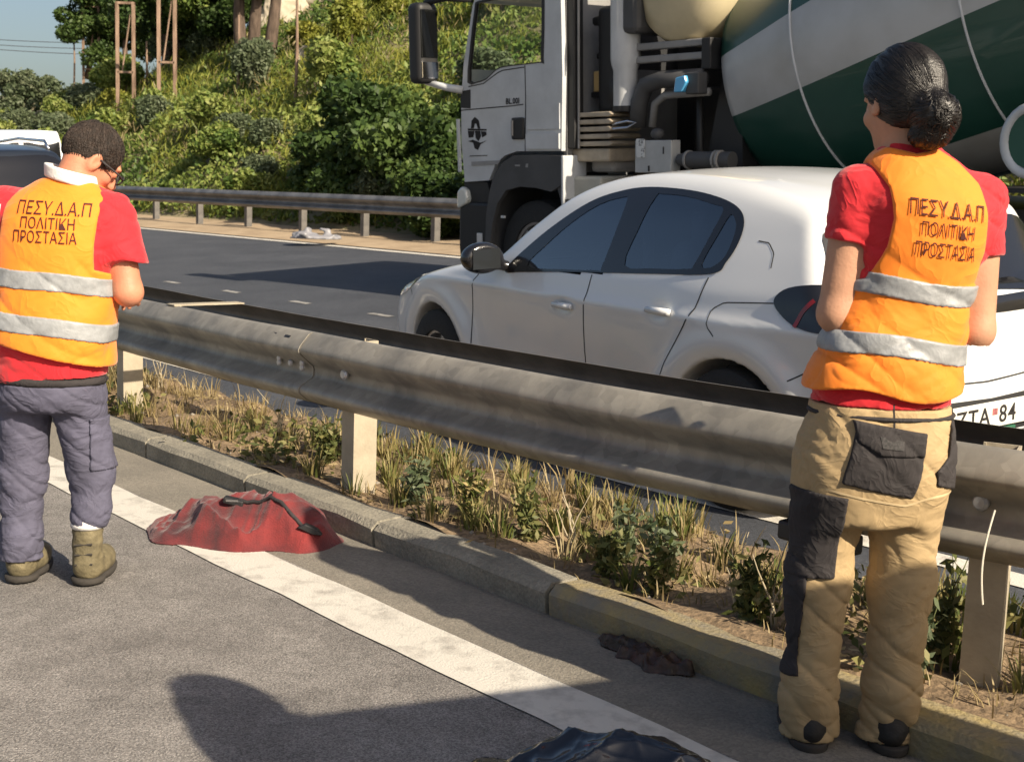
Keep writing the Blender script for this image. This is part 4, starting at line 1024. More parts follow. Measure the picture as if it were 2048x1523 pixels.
# mirrors on a big arm
def mir(P):
    d = boxsd(P, (-.36, Y0 - .22, 2.56), (.10, .13, .39), .06)
    return d
sdf_obj('mirror_housing', mir, (-.6, Y0 - .45, 2.1), (-.1, Y0 - .02, 3.05), .022, M_tb, truck)
MB().box((-.262, Y0 - .32, 2.42), (-.252, Y0 - .12, 2.88), bev=.004).build('mirror_glass', mat('mirror_dark', (.05, .055, .06), .05, .9), truck)
MB().box((-.262, Y0 - .32, 2.22), (-.252, Y0 - .12, 2.38), bev=.004).build('mirror_glass', M_chrome, truck)
MB().tube([(-.02, Y0, 2.10), (-.15, Y0 - .1, 2.13), (-.36, Y0 - .2, 2.19)], [.04, .035, .03], 8).build('mirror_arm', M_tw, truck, True)
MB().tube([(.15, Y0, 2.95), (-.1, Y0 - .12, 2.98), (-.34, Y0 - .2, 2.95)], [.03, .03, .03], 8).build('mirror_arm', M_tb, truck, True)
# grey wheel arch with a lip, headlamp, bumper, step
def arch(x0, zc_, rx, rz, w0, w1, m, name, t=.05, a0=0.0, a1=math.pi):
    V = []; F = []; N = 22
    for i in range(N + 1):
        a = a0 + (a1 - a0) * i / N
        ca, sa = math.cos(a), math.sin(a)
        px_ = x0 - rx * math.copysign(abs(ca) ** .72, ca); pz = zc_ + rz * abs(sa) ** .72
        ix = x0 - (rx - t) * math.copysign(abs(ca) ** .72, ca); iz = zc_ + (rz - t) * abs(sa) ** .72
        V += [(px_, w0, pz), (px_, w1, pz), (ix, w1, iz), (ix, w0, iz)]
    for i in range(N):
        for j in range(4): F.append((i * 4 + j, i * 4 + (j + 1) % 4, (i + 1) * 4 + (j + 1) % 4, (i + 1) * 4 + j))
    F += [(0, 1, 2, 3), (N * 4 + 3, N * 4 + 2, N * 4 + 1, N * 4)]
    me = mesh(name, V, F, True); me.set_sharp_from_angle(angle=math.radians(40)); return link(name, me, m, truck)
for sgn in (-1, 1):
    yo = Y0 - .03 if sgn < 0 else 1.28; yi = -.62 if sgn < 0 else .62
    arch(.93, .50, .60, .96, yo, yi, M_tg, 'fender', .33 if False else .06)
    o = side_panel('fender_face', [(.33, .55), (.36, .9), (.45, 1.2), (.6, 1.38), (.78, 1.462), (1.1, 1.468), (1.44, 1.455), (1.455, 1.2), (1.30, 1.13), (1.10, 1.16), (.86, 1.17), (.66, 1.13), (.53, 1.0), (.45, .8), (.40, .55)], M_tg, (), yo - .015 if sgn < 0 else yo - .03, .045)
MB().box((1.44, Y0 - .05, 1.0), (1.475, Y0 + .25, 1.46), bev=.01).build('fender_edge', M_tw, truck)
side_panel('fender_lettering', [(.80, 1.36), (.80, 1.375), (.87, 1.375), (.87, 1.36)], M_tgm, (), Y0 - .047, .003)
side_panel('fender_lettering', [(.95, 1.35), (.96, 1.385), (.99, 1.385), (.985, 1.35)], M_tgm, (), Y0 - .047, .003)
MB().prism([(-.10, .30), (-.13, .55), (-.11, .95), (.05, 1.0), (.40, 1.0), (.37, .55), (.30, .30)], Y0 - .01, 1.25, 'y', None, .03).build('bumper', M_tb, truck)
MB().prism([(-.08, 1.0), (-.06, 1.2), (.30, 1.2), (.36, 1.0)], Y0 + .03, 1.22, 'y').build('lower_front', M_tb, truck)
MB().prism([(-.125, .93), (-.12, 1.10), (-.05, 1.155), (.02, 1.12), (.045, 1.03), (.02, .985)], Y0 - .03, Y0 + .2, 'y', None, .02).build('headlamp', mat('headlamp_lens', (.60, .62, .58), .2, coat=.7), truck)
MB().box((.18, Y0 - .025, .60), (.26, Y0, .70), bev=.006).build('side_marker', M_lens, truck)
MB().box((.55, Y0 - .02, .86), (.60, Y0 + .0, .885)).build('wheel_nut_cover', M_lens, truck)
for wx, zz in ((.95, .52), (2.9, .52), (5.3, .52), (6.65, .52)):
    for sy in (-1.02, 1.02): wheel(truck, wx, sy, zz, .52, .32, 8)
# chassis and dark gear behind the cab
MB().box((.3, -.48, .62), (8.3, -.36, .95)).box((.3, .36, .62), (8.3, .48, .95)).build('chassis', M_tb, truck)
MB().box((1.5, -.95, .95), (7.6, .95, 1.08)).build('subframe', M_tb, truck)
MB().box((2.2, -.35, 1.05), (2.95, 1.0, 2.05), bev=.03).build('gearbox_housing', M_tb, truck)
MB().box((1.46, .25, 1.0), (3.15, .45, 3.0), bev=.03).build('dark_backing', M_tb, truck)  # black backing added to keep the open gap behind the cab dark
MB().box((1.98, -.8, 1.08), (2.95, .9, 1.25), bev=.02).build('gearbox_base', M_tb, truck)
MB().prism([(2.70, 1.0), (3.0, 2.3), (3.15, 2.3), (3.2, 1.0)], -.85, .85, 'y').build('front_bearer', M_tb, truck)
MB().box((1.40, -1.18, 1.52), (1.50, -1.06, 3.1), bev=.01).build('rear_seal', M_tb, truck)
MB().tube([(1.515, -1.14, 1.52), (1.52, -1.14, 3.1)], .012, 6).build('seal_bead', M_tgm, truck)
MB().box((1.46, -.90, 2.03), (1.56, -.78, 2.22), bev=.015).build('work_lamp', M_amber, truck)
MB().box((1.45, -.92, 1.98), (1.57, -.77, 2.03), bev=.01).build('work_lamp_base', M_tb, truck)
# air filter: black ribbed can, with snorkel pipe
def airf(P):
    d = boxsd(P, (1.72, -.86, 2.30), (.12, .14, .48), .06); d = smin(d, boxsd(P, (1.66, -.86, 2.66), (.16, .1, .04), .02), .03)
    d = smin(d, ell(P, (1.84, -.92, 2.02), (.12, .1, .13)), .04); return smin(d, boxsd(P, (1.60, -.86, 2.35), (.1, .05, .03), .02), .02)
sdf_obj('air_filter', airf, (1.4, -1.15, 1.7), (2.05, -.6, 2.9), .025, M_tb, truck)
MB().lathe([(.105, 1.86), (.11, 1.88), (.11, 2.20), (.125, 2.24), (.135, 2.30), (.135, 3.2)], 20, Matrix.Translation((1.97, -1.0, 0))).build('intake_pipe', M_tw, truck, True, 40)
MB().lathe([(.112, 1.84), (.115, 1.865), (.112, 1.89)], 20, Matrix.Translation((1.97, -1.0, 0))).build('pipe_clamp', M_tb, truck, True, 40)
rb_ = MB()
for k in range(5):
    z = 1.80 - .065 * k
    MB().prism([(1.36, z), (1.36, z + .04), (1.90, z + .045), (1.94, z + .02), (1.90, z)], -1.14, -.75, 'y', None, .008).build('heat_shield_rib', M_tan, truck)
MB().box((1.40, -1.12, 1.40), (1.88, -.75, 1.52), bev=.02).build('heat_shield', M_tan, truck)
MB().box((1.52, -1.0, 1.30), (1.83, -.6, 1.46), bev=.04).build('silencer', M_tgm, truck)
MB().box((1.42, -1.16, .90), (1.82, -.6, 1.27), bev=.025).build('battery_box', M_boxg, truck)
MB().tube([(1.93, -1.12, 1.73), (2.12, -1.13, 1.755), (2.2, -1.1, 1.74), (2.12, -1.13, 1.70), (1.93, -1.12, 1.69)], .009, 6).build('bent_handle', M_chrome, truck)
# water tank across the truck
MB().lathe([(.02, -.64), (.30, -.62), (.43, -.55), (.48, -.44), (.49, 0), (.48, .44), (.43, .55), (.30, .62), (.02, .64)], 40, Matrix.Translation((2.56, -.45, 2.86)) @ Matrix.Rotation(math.radians(90), 4, 'X') @ Matrix.Scale(1.0, 4)).build('water_tank', M_cream, truck, True)
MB().box((2.02, -1.12, 2.5), (2.22, -.1, 3.25), bev=.05).build('tank_cover', M_tg, truck)
MB().box((2.20, -1.135, 2.84), (2.42, -1.122, 2.99)).build('tank_label', mat('tank_label_white', (.6, .6, .58), .5), truck)
for a, b in ((2.225, 2.25), (2.27, 2.29), (2.33, 2.36)): MB().box((a, -1.139, 2.86), (b, -1.136, 2.97)).build('label_mark', M_text, truck)
for z in (2.36, 2.25): MB().box((2.02, -1.0, z), (2.86, -.90, z + .06), bev=.012).build('cross_bar', M_tgm, truck)
MB().box((2.86, -1.02, 2.16), (2.96, -.86, 2.42), bev=.012).build('bar_bracket', M_tb, truck)
MB().tube([(2.88, -1.0, 2.10), (2.40, -1.0, 2.10), (2.22, -1.0, 2.06), (2.14, -1.0, 1.92), (2.12, -1.0, 1.70)], [.075, .075, .08, .08, .075], 12).build('air_duct', M_tg, truck, True)
MB().tube([(2.90, -.95, 1.98), (2.40, -.95, 1.97), (2.28, -.95, 1.9), (2.25, -.95, 1.70)], [.035] * 4, 10).build('air_duct', M_tgm, truck, True)
MB().prism([(2.68, 1.98), (2.70, 2.10), (2.80, 2.115), (2.82, 2.06), (2.77, 1.98)], -1.16, -1.06, 'y', None, .01).build('reservoir', M_blue, truck)
MB().box((2.78, -1.12, 1.96), (2.92, -1.0, 2.14), bev=.012).build('lamp_bracket', M_tg, truck)
MB().box((2.26, -1.18, 1.31), (2.68, -1.06, 1.585), bev=.006).build('control_box', mat('grey_control_box', (.40, .41, .41), .5, var=.08), truck)
MB().box((2.28, -1.188, 1.44), (2.38, -1.182, 1.60)).build('box_sticker', mat('box_sticker_white', (.62, .63, .62), .6, col2=(.2, .2, .2), vscale=40, mixlo=.5, mixhi=.6), truck)
MB().box((2.59, -1.187, 1.47), (2.60, -1.182, 1.53)).build('box_mark', M_text, truck); MB().box((2.42, -1.187, 1.32), (2.435, -1.182, 1.37)).build('box_mark', M_text, truck)
sdf_obj('filler_cap', lambda P: ell(P, (2.45, -1.1, 1.64), (.06, .06, .05)), (2.35, -1.2, 1.55), (2.55, -1.0, 1.72), .02, M_tg, truck)
MB().tube([(2.72, -1.12, 1.42), (2.80, -1.12, 1.42), (2.80, -1.12, 1.42), (3.28, -1.1, 1.415)], [.05, .06, .072, .072], 14).build('hydraulic_motor', M_tg, truck, True, 40)
for x_ in (2.82, 3.12, 3.16): MB().tube([(x_, -1.12, 1.42), (x_ + .02, -1.12, 1.42)], .08, 14).build('motor_band', M_tgm, truck)
MB().tube([(2.70, -.85, 2.2), (2.76, -.9, 1.5), (2.8, -.8, 1.1)], .03, 8).build('hose', M_tb, truck, True)

# drum, tilted up to the rear, painted with spiral bands
md = bpy.data.materials.new('striped_drum_paint'); md.use_nodes = True; n = md.node_tree; b = n.nodes['Principled BSDF']
tc = n.nodes.new('ShaderNodeTexCoord'); sx = n.nodes.new('ShaderNodeSeparateXYZ'); n.links.new(tc.outputs['Object'], sx.inputs[0])
def mth(op, a, b_=None, c_=None):
    m_ = n.nodes.new('ShaderNodeMath'); m_.operation = op
    for i, v_ in enumerate((a, b_, c_)):
        if v_ is None: continue
        if isinstance(v_, (int, float)): m_.inputs[i].default_value = v_
        else: n.links.new(v_, m_.inputs[i])
    return m_.outputs[0]
ang = mth('ARCTAN2', sx.outputs[1], sx.outputs[0])
DR_TW, DR_N, DR_PH = .075, 5, .50
t_ = mth('ADD', mth('MULTIPLY', ang, 1 / (2 * math.pi)), mth('MULTIPLY', sx.outputs[2], DR_TW / (2 * math.pi)))
t_ = mth('FRACT', mth('ADD', mth('MULTIPLY', t_, DR_N), DR_PH))
g_ = mth('LESS_THAN', t_, .583)
nz = n.nodes.new('ShaderNodeTexNoise'); nz.inputs['Scale'].default_value = 2.2; nz.inputs['Detail'].default_value = 12; n.links.new(tc.outputs['Object'], nz.inputs[0])
def cmix(c1, c2, f):
    x = n.nodes.new('ShaderNodeMix'); x.data_type = 'RGBA'
    for i, c in ((6, c1), (7, c2)):
        if isinstance(c, tuple): x.inputs[i].default_value = (*c, 1)
        else: n.links.new(c, x.inputs[i])
    n.links.new(f, x.inputs[0]); return x.outputs[2]
mr_ = n.nodes.new('ShaderNodeMapRange'); mr_.inputs[1].default_value = .35; mr_.inputs[2].default_value = .75; n.links.new(nz.outputs[0], mr_.inputs[0])
wh = cmix((.45, .46, .465), (.34, .335, .32), mr_.outputs[0]); gr = cmix((.007, .055, .040), (.016, .066, .050), mr_.outputs[0])
n.links.new(cmix(wh, gr, g_), b.inputs['Base Color']); b.inputs['Roughness'].default_value = .38; b.inputs['Coat Weight'].default_value = .25
DA = math.radians(12.5)
# local drum axis z runs from the front disc to the rear; x points up
DM = Matrix.Translation((3.02, 0, 2.05)) @ Matrix(((-math.sin(DA), 0, math.cos(DA), 0), (0, -1, 0, 0), (math.cos(DA), 0, math.sin(DA), 0), (0, 0, 0, 1)))
drum = MB().lathe([(.30, -.16), (.62, -.10), (.88, -.02), (.955, .03), (.985, .10), (1.13, .85), (1.17, 1.15), (1.19, 1.6), (1.19, 2.35), (1.16, 2.7), (1.02, 3.3), (.80, 4.0), (.62, 4.45), (.55, 4.6)], 96).build('drum', md, truck, True, 60)
drum.matrix_local = DM
for r, z in ((1.142, .88), (1.196, 2.32)):
    t = MB().lathe([(r, -.008), (r + .008, -.005), (r + .008, .005), (r, .008)], 96).build('drum_seam', M_tw, drum, True); t.location = (0, 0, z)
t = MB().lathe([(1.16, -.06), (1.215, -.05), (1.215, .05), (1.16, .06)], 72).build('roller_ring', M_tgm, drum, True, 40); t.location = (0, 0, 2.95)
MB().box((6.3, -.8, 1.05), (6.5, .8, 2.0)).build('rear_bearer', M_tb, truck)
arch(5.95, .62, 1.45, .62, -1.28, -.62, M_tb, 'mudguard', .03)
# white rimmed hoop low at the rear flank
t = MB().tube([(5.90 + .19 * math.sin(a), -1.24, 1.55 + .22 * math.cos(a)) for a in np.linspace(0, 2 * math.pi, 28)], .035, 8, cap=False).build('hose_reel', M_tw, truck, True)
MB().lathe([(0, -.03), (.18, -.03), (.18, .03), (0, .03)], 28, Matrix.Translation((5.90, -1.22, 1.55)) @ Matrix.Rotation(math.radians(90), 4, 'X')).build('reel_disc', mat('green_reel', (.015, .08, .055), .5), truck)
MB().prism([(6.9, 1.9), (8.2, 1.2), (8.3, 1.25), (7.1, 2.1)], -.3, .3, 'y', None, .03).build('chute', M_tw, truck)

# ------------------------------------------------------------------ people
M_skin = mat('skin', (.50, .27, .17), .55, var=.10, vscale=14, bump=.12, bscale=120, spec=.35)
M_skin2 = mat('sunburnt_skin', (.52, .22, .13), .55, var=.12, vscale=14, bump=.12, bscale=120, spec=.35)
M_hair = mat('dark_hair', (.012, .010, .009), .38, var=.5, vscale=40, bump=.25, bscale=90, stretch=(1, 1, 3))
M_hairb = mat('short_brown_hair', (.028, .018, .013), .7, var=.5, vscale=50, bump=.7, bscale=160)
M_vest = mat('orange_vest_fabric', (.92, .235, .010), .75, var=.05, vscale=5, wrinkle=.26, wscale=6, bump=.08, bscale=700, sheen=.2)
M_band = mat('reflective_tape', (.29, .30, .31), .42, var=.15, vscale=25, wrinkle=.1, wscale=12, bump=.1, bscale=90)
M_redf = mat('red_shirt_fabric', (.60, .012, .022), .8, var=.06, vscale=6, wrinkle=.36, wscale=8, bump=.08, bscale=700, sheen=.25)
M_beige = mat('beige_work_trousers', (.41, .295, .155), .85, var=.10, vscale=5, wrinkle=.28, wscale=8, stretch=(1, 1, 1.5), bump=.10, bscale=600)
M_pock = mat('charcoal_pocket_cloth', (.030, .026, .027), .85, var=.2, vscale=9, wrinkle=.3, wscale=12, bump=.1, bscale=600)
M_bluet = mat('blue_grey_work_trousers', (.085, .083, .125), .85, var=.16, vscale=7, wrinkle=.36, wscale=8, stretch=(1, 1, 1.5), bump=.10, bscale=600)
M_boot = mat('khaki_boot_leather', (.15, .125, .07), .8, var=.35, vscale=18, bump=.5, bscale=60)
M_bootd = mat('dark_boot', (.02, .018, .016), .7, bump=.4, bscale=60)
M_sole = mat('boot_sole', (.04, .035, .03), .9)
M_seamc = mat('khaki_seam', (.55, .42, .24), .9)
M_whitef = mat('white_cloth', (.72, .70, .68), .8, bump=.2, bscale=150)
M_print = mat('dark_red_brown_print', (.06, .008, .006), .8)

def vn(P, fx, fy, fz, sd=0): return vnoise(P[:, 0] * fx, P[:, 1] * fy, P[:, 2] * fz, sd)
def folds(P, amp, sd, kx=6., kz=22., sl=6.):
    a = vnoise(P[:, 0] * kx + P[:, 2] * sl, P[:, 1] * kx, P[:, 2] * kz + P[:, 0] * sl, sd)
    b = vnoise(P[:, 0] * kx * 2.1 - P[:, 2] * sl * 1.5, P[:, 1] * kx * 2, P[:, 2] * kz * 1.8 - P[:, 0] * 4, sd + 7)
    c = vnoise(P[:, 0] * kx * 3.7 + P[:, 2] * sl * 3, P[:, 1] * kx * 3, P[:, 2] * kz * 3.2 - P[:, 0] * 11, sd + 13)
    return amp * ((1 - np.abs(a)) ** 5 * 1.2 - .45 + .6 * (1 - np.abs(b)) ** 4 + .28 * (1 - np.abs(c)) ** 3)
def hand_sd(P, w, dirv, up, s=1.0, left=True):
    """palm, four curled fingers of unequal length and a thumb from the side of the palm"""
    w = np.array(w, float); d = np.array(dirv, float); d /= np.linalg.norm(d); u = np.array(up, float); u -= d * (u @ d); u /= np.linalg.norm(u)
    x = np.cross(d, u) * (1 if left else -1)
    pc = w + d * .045 * s
    Rm = np.stack([x, d, u], 1)
    f = boxsd(P, pc, (.040 * s, .048 * s, .014 * s), .012, Rm)
    f = smin(f, cone(P, w - d * .02, w + d * .02, .026 * s, .024 * s), .02)
    for i, (o, L) in enumerate(((-.030, .070), (-.010, .080), (.011, .075), (.031, .058))):
        b = pc + x * o * s + d * .042 * s; k1 = b + d * L * .5 * s - u * .008; k2 = k1 + (d * .55 - u * .8) * L * .32 * s; k3 = k2 + (d * .05 - u) * L * .24 * s
        f = smin(f, chain(P, [b, k1, k2, k3], [.0095 * s, .0088 * s, .0078 * s, .007 * s], .004), .006)
    t0 = pc - x * .036 * s - d * .02 * s; t1 = t0 + (-x * .6 + d * .6 - u * .35) * .035 * s; t2 = t1 + (d * .8 - u * .5 - x * .1) * .032 * s
    return smin(f, chain(P, [t0, t1, t2], [.014 * s, .011 * s, .009 * s], .006), .01)
def head_sd(P, c, Rh, s=1.0):
    """skull, jaw, nose, brow, lips, ears; local y looks ahead, z up"""
    Q = (P - np.array(c)) @ Rh / s
    f = ell(Q, (0, -.012, .028), (.074, .094, .092))
    f = smin(f, ell(Q, (0, .028, -.045), (.054, .062, .066)), .04)
    f = smin(f, ell(Q, (0, .066, -.088), (.024, .022, .02)), .03)
    f = smin(f, chain(Q, [(0, .082, .018), (0, .104, -.02), (0, .094, -.032)], [.009, .013, .011], .01), .012)
    f = smin(f, ell(Q, (0, .078, .034), (.05, .014, .011)), .015)
    for sx in (-1, 1):
        f = smax(f, -ell(Q, (sx * .030, .097, .012), (.017, .016, .011)), .012)
        f = np.minimum(f, ell(Q, (sx * .030, .077, .012), (.0115, .0115, .0115)))
        e = ell(Q, (sx * .077, -.008, -.004), (.010, .020, .032)); e = smax(e, -ell(Q, (sx * .087, -.004, 0), (.007, .011, .020)), .006)
        f = smin(f, e, .008)
        f = smin(f, ell(Q, (sx * .042, .058, -.02), (.02, .02, .018)), .02)
    f = smin(f, ell(Q, (0, .089, -.050), (.022, .009, .006)), .006); f = smin(f, ell(Q, (0, .086, -.062), (.019, .009, .007)), .006)
    return f * s
def put_text(field, lines, parent, m, tilt=0.0):
    for txt, size, x, z, width in lines:
        me = text_mesh(txt, size, 'lettering', .0)
        xs = np.array([v.co.x for v in me.vertices]); sc = width / (xs.max() - xs.min())
        bm = bmesh.new(); bm.from_mesh(me)
        bmesh.ops.subdivide_edges(bm, edges=[e for e in bm.edges if e.calc_length() > size * .3], cuts=2); bmesh.ops.triangulate(bm, faces=bm.faces[:])
        bm.to_mesh(me); bm.free()
        co = np.array([tuple(v.co) for v in me.vertices]); cx_ = (xs.max() + xs.min()) / 2
        lx = (co[:, 0] - cx_) * sc; lz = co[:, 1]
        Q = np.stack([x + lx, z + lz - lx * tilt], 1)
        Pn = project(field, Q, 1, -1, -.5, .0, .0)
        Pn[:, 1] -= .0035
        me.vertices.foreach_set('co', Pn.astype(np.float32).ravel()); me.update()
        link('lettering', me, m, parent)
def field_patch(name, field, poly, m, parent, off=.004, step=.012, rg=(-.5, .0)):
    return patch_obj(name, field, poly, 1, -1, m, parent, off, (), step, rg)

# ---- woman at the right, seen from behind
wp = at(1700, 1490, 3.15)
woman = tag(empty('person', (wp.x, wp.y, .006)), 'person with dark hair bun, orange vest and beige trousers standing at the right', 'person')
woman.scale = (1.05, 1.05, 1.045)
WZ_ = [.66, .78, .92, 1.05, 1.15, 1.235, 1.285, 1.325, 1.36, 1.40]
Wt = lambda P, o=0.0: loft(P, WZ_, [.005, .012, .032, .058, .072, .070, .06, .045, .033, .028], [0, 0, 0, 0, -.01, -.01, 0, 0, .01, .015], [t + o for t in (.160, .158, .146, .138, .142, .146, .130, .095, .062, .053)], [t + o for t in (.12, .118, .11, .105, .112, .108, .09, .07, .055, .05)])
WL, WR = (-.078, .0, 1.250), (.205, .0, 1.240)
WLe, WRe = (-.112, -.015, .965), (.220, .0, .935)
WLw, WRw = (-.01, .21, 1.03), (.15, .21, 1.0)
Rw = np.array(Matrix.Rotation(math.radians(18), 3, 'Z') @ Matrix.Rotation(math.radians(-14), 3, 'X'))
hc = (.012, .02, 1.452)
def wbody(P):
    f = smin(Wt(P, -.012), chain(P, [(.03, .0, 1.34), (.02, .01, 1.40)], [.052, .05]), .03)
    f = smin(f, head_sd(P, hc, Rw, .98), .02)
    for a, b, c, lf in ((WL, WLe, WLw, True), (WR, WRe, WRw, False)):
        f = smin(f, chain(P, [a, b], [.052, .043], .02), .03); f = smin(f, chain(P, [b, c], [.041, .027], .02), .022)
        f = smin(f, hand_sd(P, c, (.045 - c[0], .12, .05), (0.1, -.3, 1), .92, lf), .015)
    return f
sdf_obj('body', wbody, (-.3, -.25, .9), (.4, .45, 1.68), .0065, M_skin, woman)
def wshirt(P):
    f = Wt(P, .004)
    for a, b, w in ((WL, WLe, .02), (WR, WRe, .0)):
        a = np.array(a); b = np.array(b); d = b - a; e = a + d * .42
        sl = chain(P, [a, e], [.062, .059], .02); nn = d / np.linalg.norm(d); sl = smax(sl, (P - e) @ nn, .006)
        f = smin(f, sl, .03)
    f = np.maximum(f, .758 - P[:, 2]); f = smax(f, -(np.hypot(P[:, 0] - .028, P[:, 1] - .012) - .062), .01) if False else f
    f = np.maximum(f, P[:, 2] - 1.365)
    return f + folds(P, .0042, 3, 7, 14, 9)
sdf_obj('shirt', wshirt, (-.32, -.25, .7), (.42, .25, 1.42), .005, M_redf, woman)
vp = [(-.03, 1.352), (.03, 1.338), (.084, 1.350), (.128, 1.322), (.172, 1.276), (.190, 1.206), (.196, 1.125), (.185, 1.05), (.34, .97), (.34, .79), (.0, .786), (-.34, .80), (-.34, .97), (-.062, 1.05), (-.030, 1.125), (-.022, 1.19), (-.032, 1.26), (-.07, 1.325)]
def wvest0(P):
    z = P[:, 2]
    f = Wt(P, .013) - .020 * sst(1.02, .76, z) if False else Wt(P, .013) - .014 * (1 - sst(.76, 1.04, z))
    return f + folds(P, .0060, 11, 4, 9, 7) * (1 - .75 * sst(1.02, 1.12, z))
def wvest(P): return smax(wvest0(P), poly2(P[:, 0], P[:, 2] + .012 * np.sin(P[:, 0] * 21) * (P[:, 2] < .85), vp), .004)
sdf_obj('vest', wvest, (-.35, -.28, .7), (.42, .28, 1.43), .0045, M_vest, woman)
for zb, k in ((1.030, -.075), (.895, -.07)):
    def wb(P, zb=zb, k=k): return np.maximum(np.maximum(wvest(P) - .0035, np.abs(P[:, 2] - zb - k * (P[:, 0] - .06) - .012 * np.sin(P[:, 0] * 16 + zb * 9) * .5) - .0245), -1)
    sdf_obj('reflective_band', wb, (-.35, -.28, zb - .09), (.42, .28, zb + .09), .005, M_band, woman)
put_text(wvest0, [('ΠΕΣΥ.Δ.Α.Π', .050, .090, 1.196, .170), ('ΠΟΛΙΤΙΚΗ', .042, .094, 1.152, .122), ('ΠΡΟΣΤΑΣΙΑ', .044, .094, 1.106, .142)], woman, M_print, .085)
def wtr0(P):
    f = loft(P, [.50, .58, .66, .74, .80], [.0, .0, .002, .008, .012], [0, 0, 0, 0, 0], [.155, .172, .176, .164, .155], [.12, .135, .14, .125, .115])
    l = chain(P, [(-.088, 0, .62), (-.106, .01, .36), (-.112, -.005, .12), (-.104, .0, .02)], [.094, .075, .063, .070], .04)
    r = chain(P, [(.086, 0, .62), (.098, .02, .36), (.092, .0, .12), (.086, .005, .02)], [.094, .073, .064, .071], .04)
    f = smin(f, np.minimum(l, r), .03)
    z = P[:, 2]
    return f + folds(P, .0085, 23, 7, 13, 12) * (.45 + .55 * (1 - sst(.05, .45, z))) + .004 * vn(P, 5, 5, 3, 8)
def wtr(P): return np.maximum(np.maximum(wtr0(P), .012 - P[:, 2]), P[:, 2] - .757)
sdf_obj('trousers', wtr, (-.3, -.25, 0), (.3, .25, .82), .005, M_beige, woman)
MB().tube([(.012 + .168 * math.cos(a), .128 * math.sin(a), .735) for a in np.linspace(0, 2 * math.pi, 30)], .006, 6, cap=False).build('belt', M_pock, woman, True)
for nm, poly, off in (('pocket', [(-.100, .60), (.065, .575), (.078, .625), (.085, .70), (-.075, .715), (-.082, .68)], .006), ('pocket_flap', [(-.083, .735), (.085, .712), (.080, .665), (-.02, .665), (-.07, .69)], .011),
                      ('pocket', [(.125, .60), (.20, .58), (.20, .73), (.155, .725), (.15, .66), (.118, .63)], .006),
                      ('knee_pocket', [(-.20, .38), (-.088, .385), (-.082, .57), (-.20, .575)], .007), ('side_panel', [(-.22, .15), (-.155, .16), (-.150, .40), (-.16, .55), (-.22, .55)], .005)):
    fp = lambda P, poly=poly, off=off: smax(wtr0(P) - off, np.maximum(poly2(P[:, 0], P[:, 2], poly), P[:, 1] - .0), .003)
    A = np.array(poly); sdf_obj(nm, fp, (A[:, 0].min() - .02, -.25, A[:, 1].min() - .02), (A[:, 0].max() + .02, .03, A[:, 1].max() + .02), .0055, M_pock, woman)
field_patch('pocket_print', lambda P: wtr0(P) - .011, [(-.025, .705), (.03, .698), (.028, .678), (-.02, .682)], mat('print_grey', (.06, .055, .055), .8, col2=(.02, .02, .02), vscale=220), woman, .002)
field_patch('seam', wtr0, ribbon(dens([(-.13, .585), (-.05, .572), (.05, .56), (.10, .575), (.175, .58)], 20), .005), M_seamc, woman, .002)
field_patch('seam', wtr0, ribbon(dens([(.006, .77), (.012, .68), (.016, .60)], 14), .004), M_pock, woman, .001)
def whair(P):
    Q = (P - np.array(hc)) @ Rw
    f = ell(Q, (0, -.018, .034), (.086, .100, .100))
    f = smin(f, ell(Q, (0, -.055, -.022), (.066, .05, .05)), .03)
    f = smax(f, np.maximum(Q[:, 1] - .055, -(Q[:, 2] + .075 + .0 * Q[:, 1])), .02)
    f = smax(f, -(np.minimum(.9, np.maximum(-.9, .0)) + boxsd(Q, (0, .10, -.06), (.12, .085, .085), .02)), .015)
    f = smin(f, ell(P, (.060, -.092, 1.424), (.050, .042, .050)), .022); f = smin(f, ell(P, (.085, -.060, 1.410), (.030, .038, .038)), .02); f = smin(f, ell(P, (.050, -.08, 1.375), (.045, .03, .028)), .02)
    rr = np.sqrt((P[:, 0] - .06) ** 2 + (P[:, 2] - 1.43) ** 2); an = np.arctan2(P[:, 2] - 1.43, P[:, 0] - .06)
    st = vnoise(an * 9, rr * 6, P[:, 1] * 8, 5) + .6 * vnoise(an * 21, rr * 9, P[:, 1] * 14, 6)
    return f + .0012 * st
sdf_obj('hair', whair, (-.12, -.18, 1.30), (.17, .14, 1.62), .0045, M_hair, woman)
MB().tube([(.054 + .034 * math.cos(a), -.102 + .012 * math.sin(a), 1.452 + .016 * math.sin(a)) for a in np.linspace(0, 2 * math.pi, 16)], .006, 6, cap=False).build('hair_tie', M_pock, woman, True)
for sx in (-.108, .088):
    def sh(P, sx=sx): return np.maximum(smin(smin(ell(P, (sx, .09, .040), (.046, .12, .042)), ell(P, (sx, -.01, .05), (.043, .065, .05)), .03), chain(P, [(sx, -.01, .05), (sx, -.015, .12)], [.045, .042]), .02), .018 - P[:, 2]) + .002 * vnoise(P[:, 0] * 40, P[:, 1] * 40, P[:, 2] * 50, 2)
    so = sdf_obj('shoe', sh, (sx - .07, -.12, -.01), (sx + .07, .23, .17), .006, M_bootd, woman)
    sdf_obj('sole', lambda P, sx=sx: np.maximum(np.minimum(ell(P, (sx, .09, .015), (.050, .128, .06)), ell(P, (sx, -.015, .015), (.048, .066, .06))), np.abs(P[:, 2] - .011) - .011), (sx - .07, -.12, -.01), (sx + .07, .24, .04), .006, M_sole, so)
t = MB().box((-.036, -.004, -.075), (.036, .004, .075), Matrix.Translation((.07, .335, 1.09)) @ Matrix.Rotation(math.radians(-35), 4, 'X'), .003)
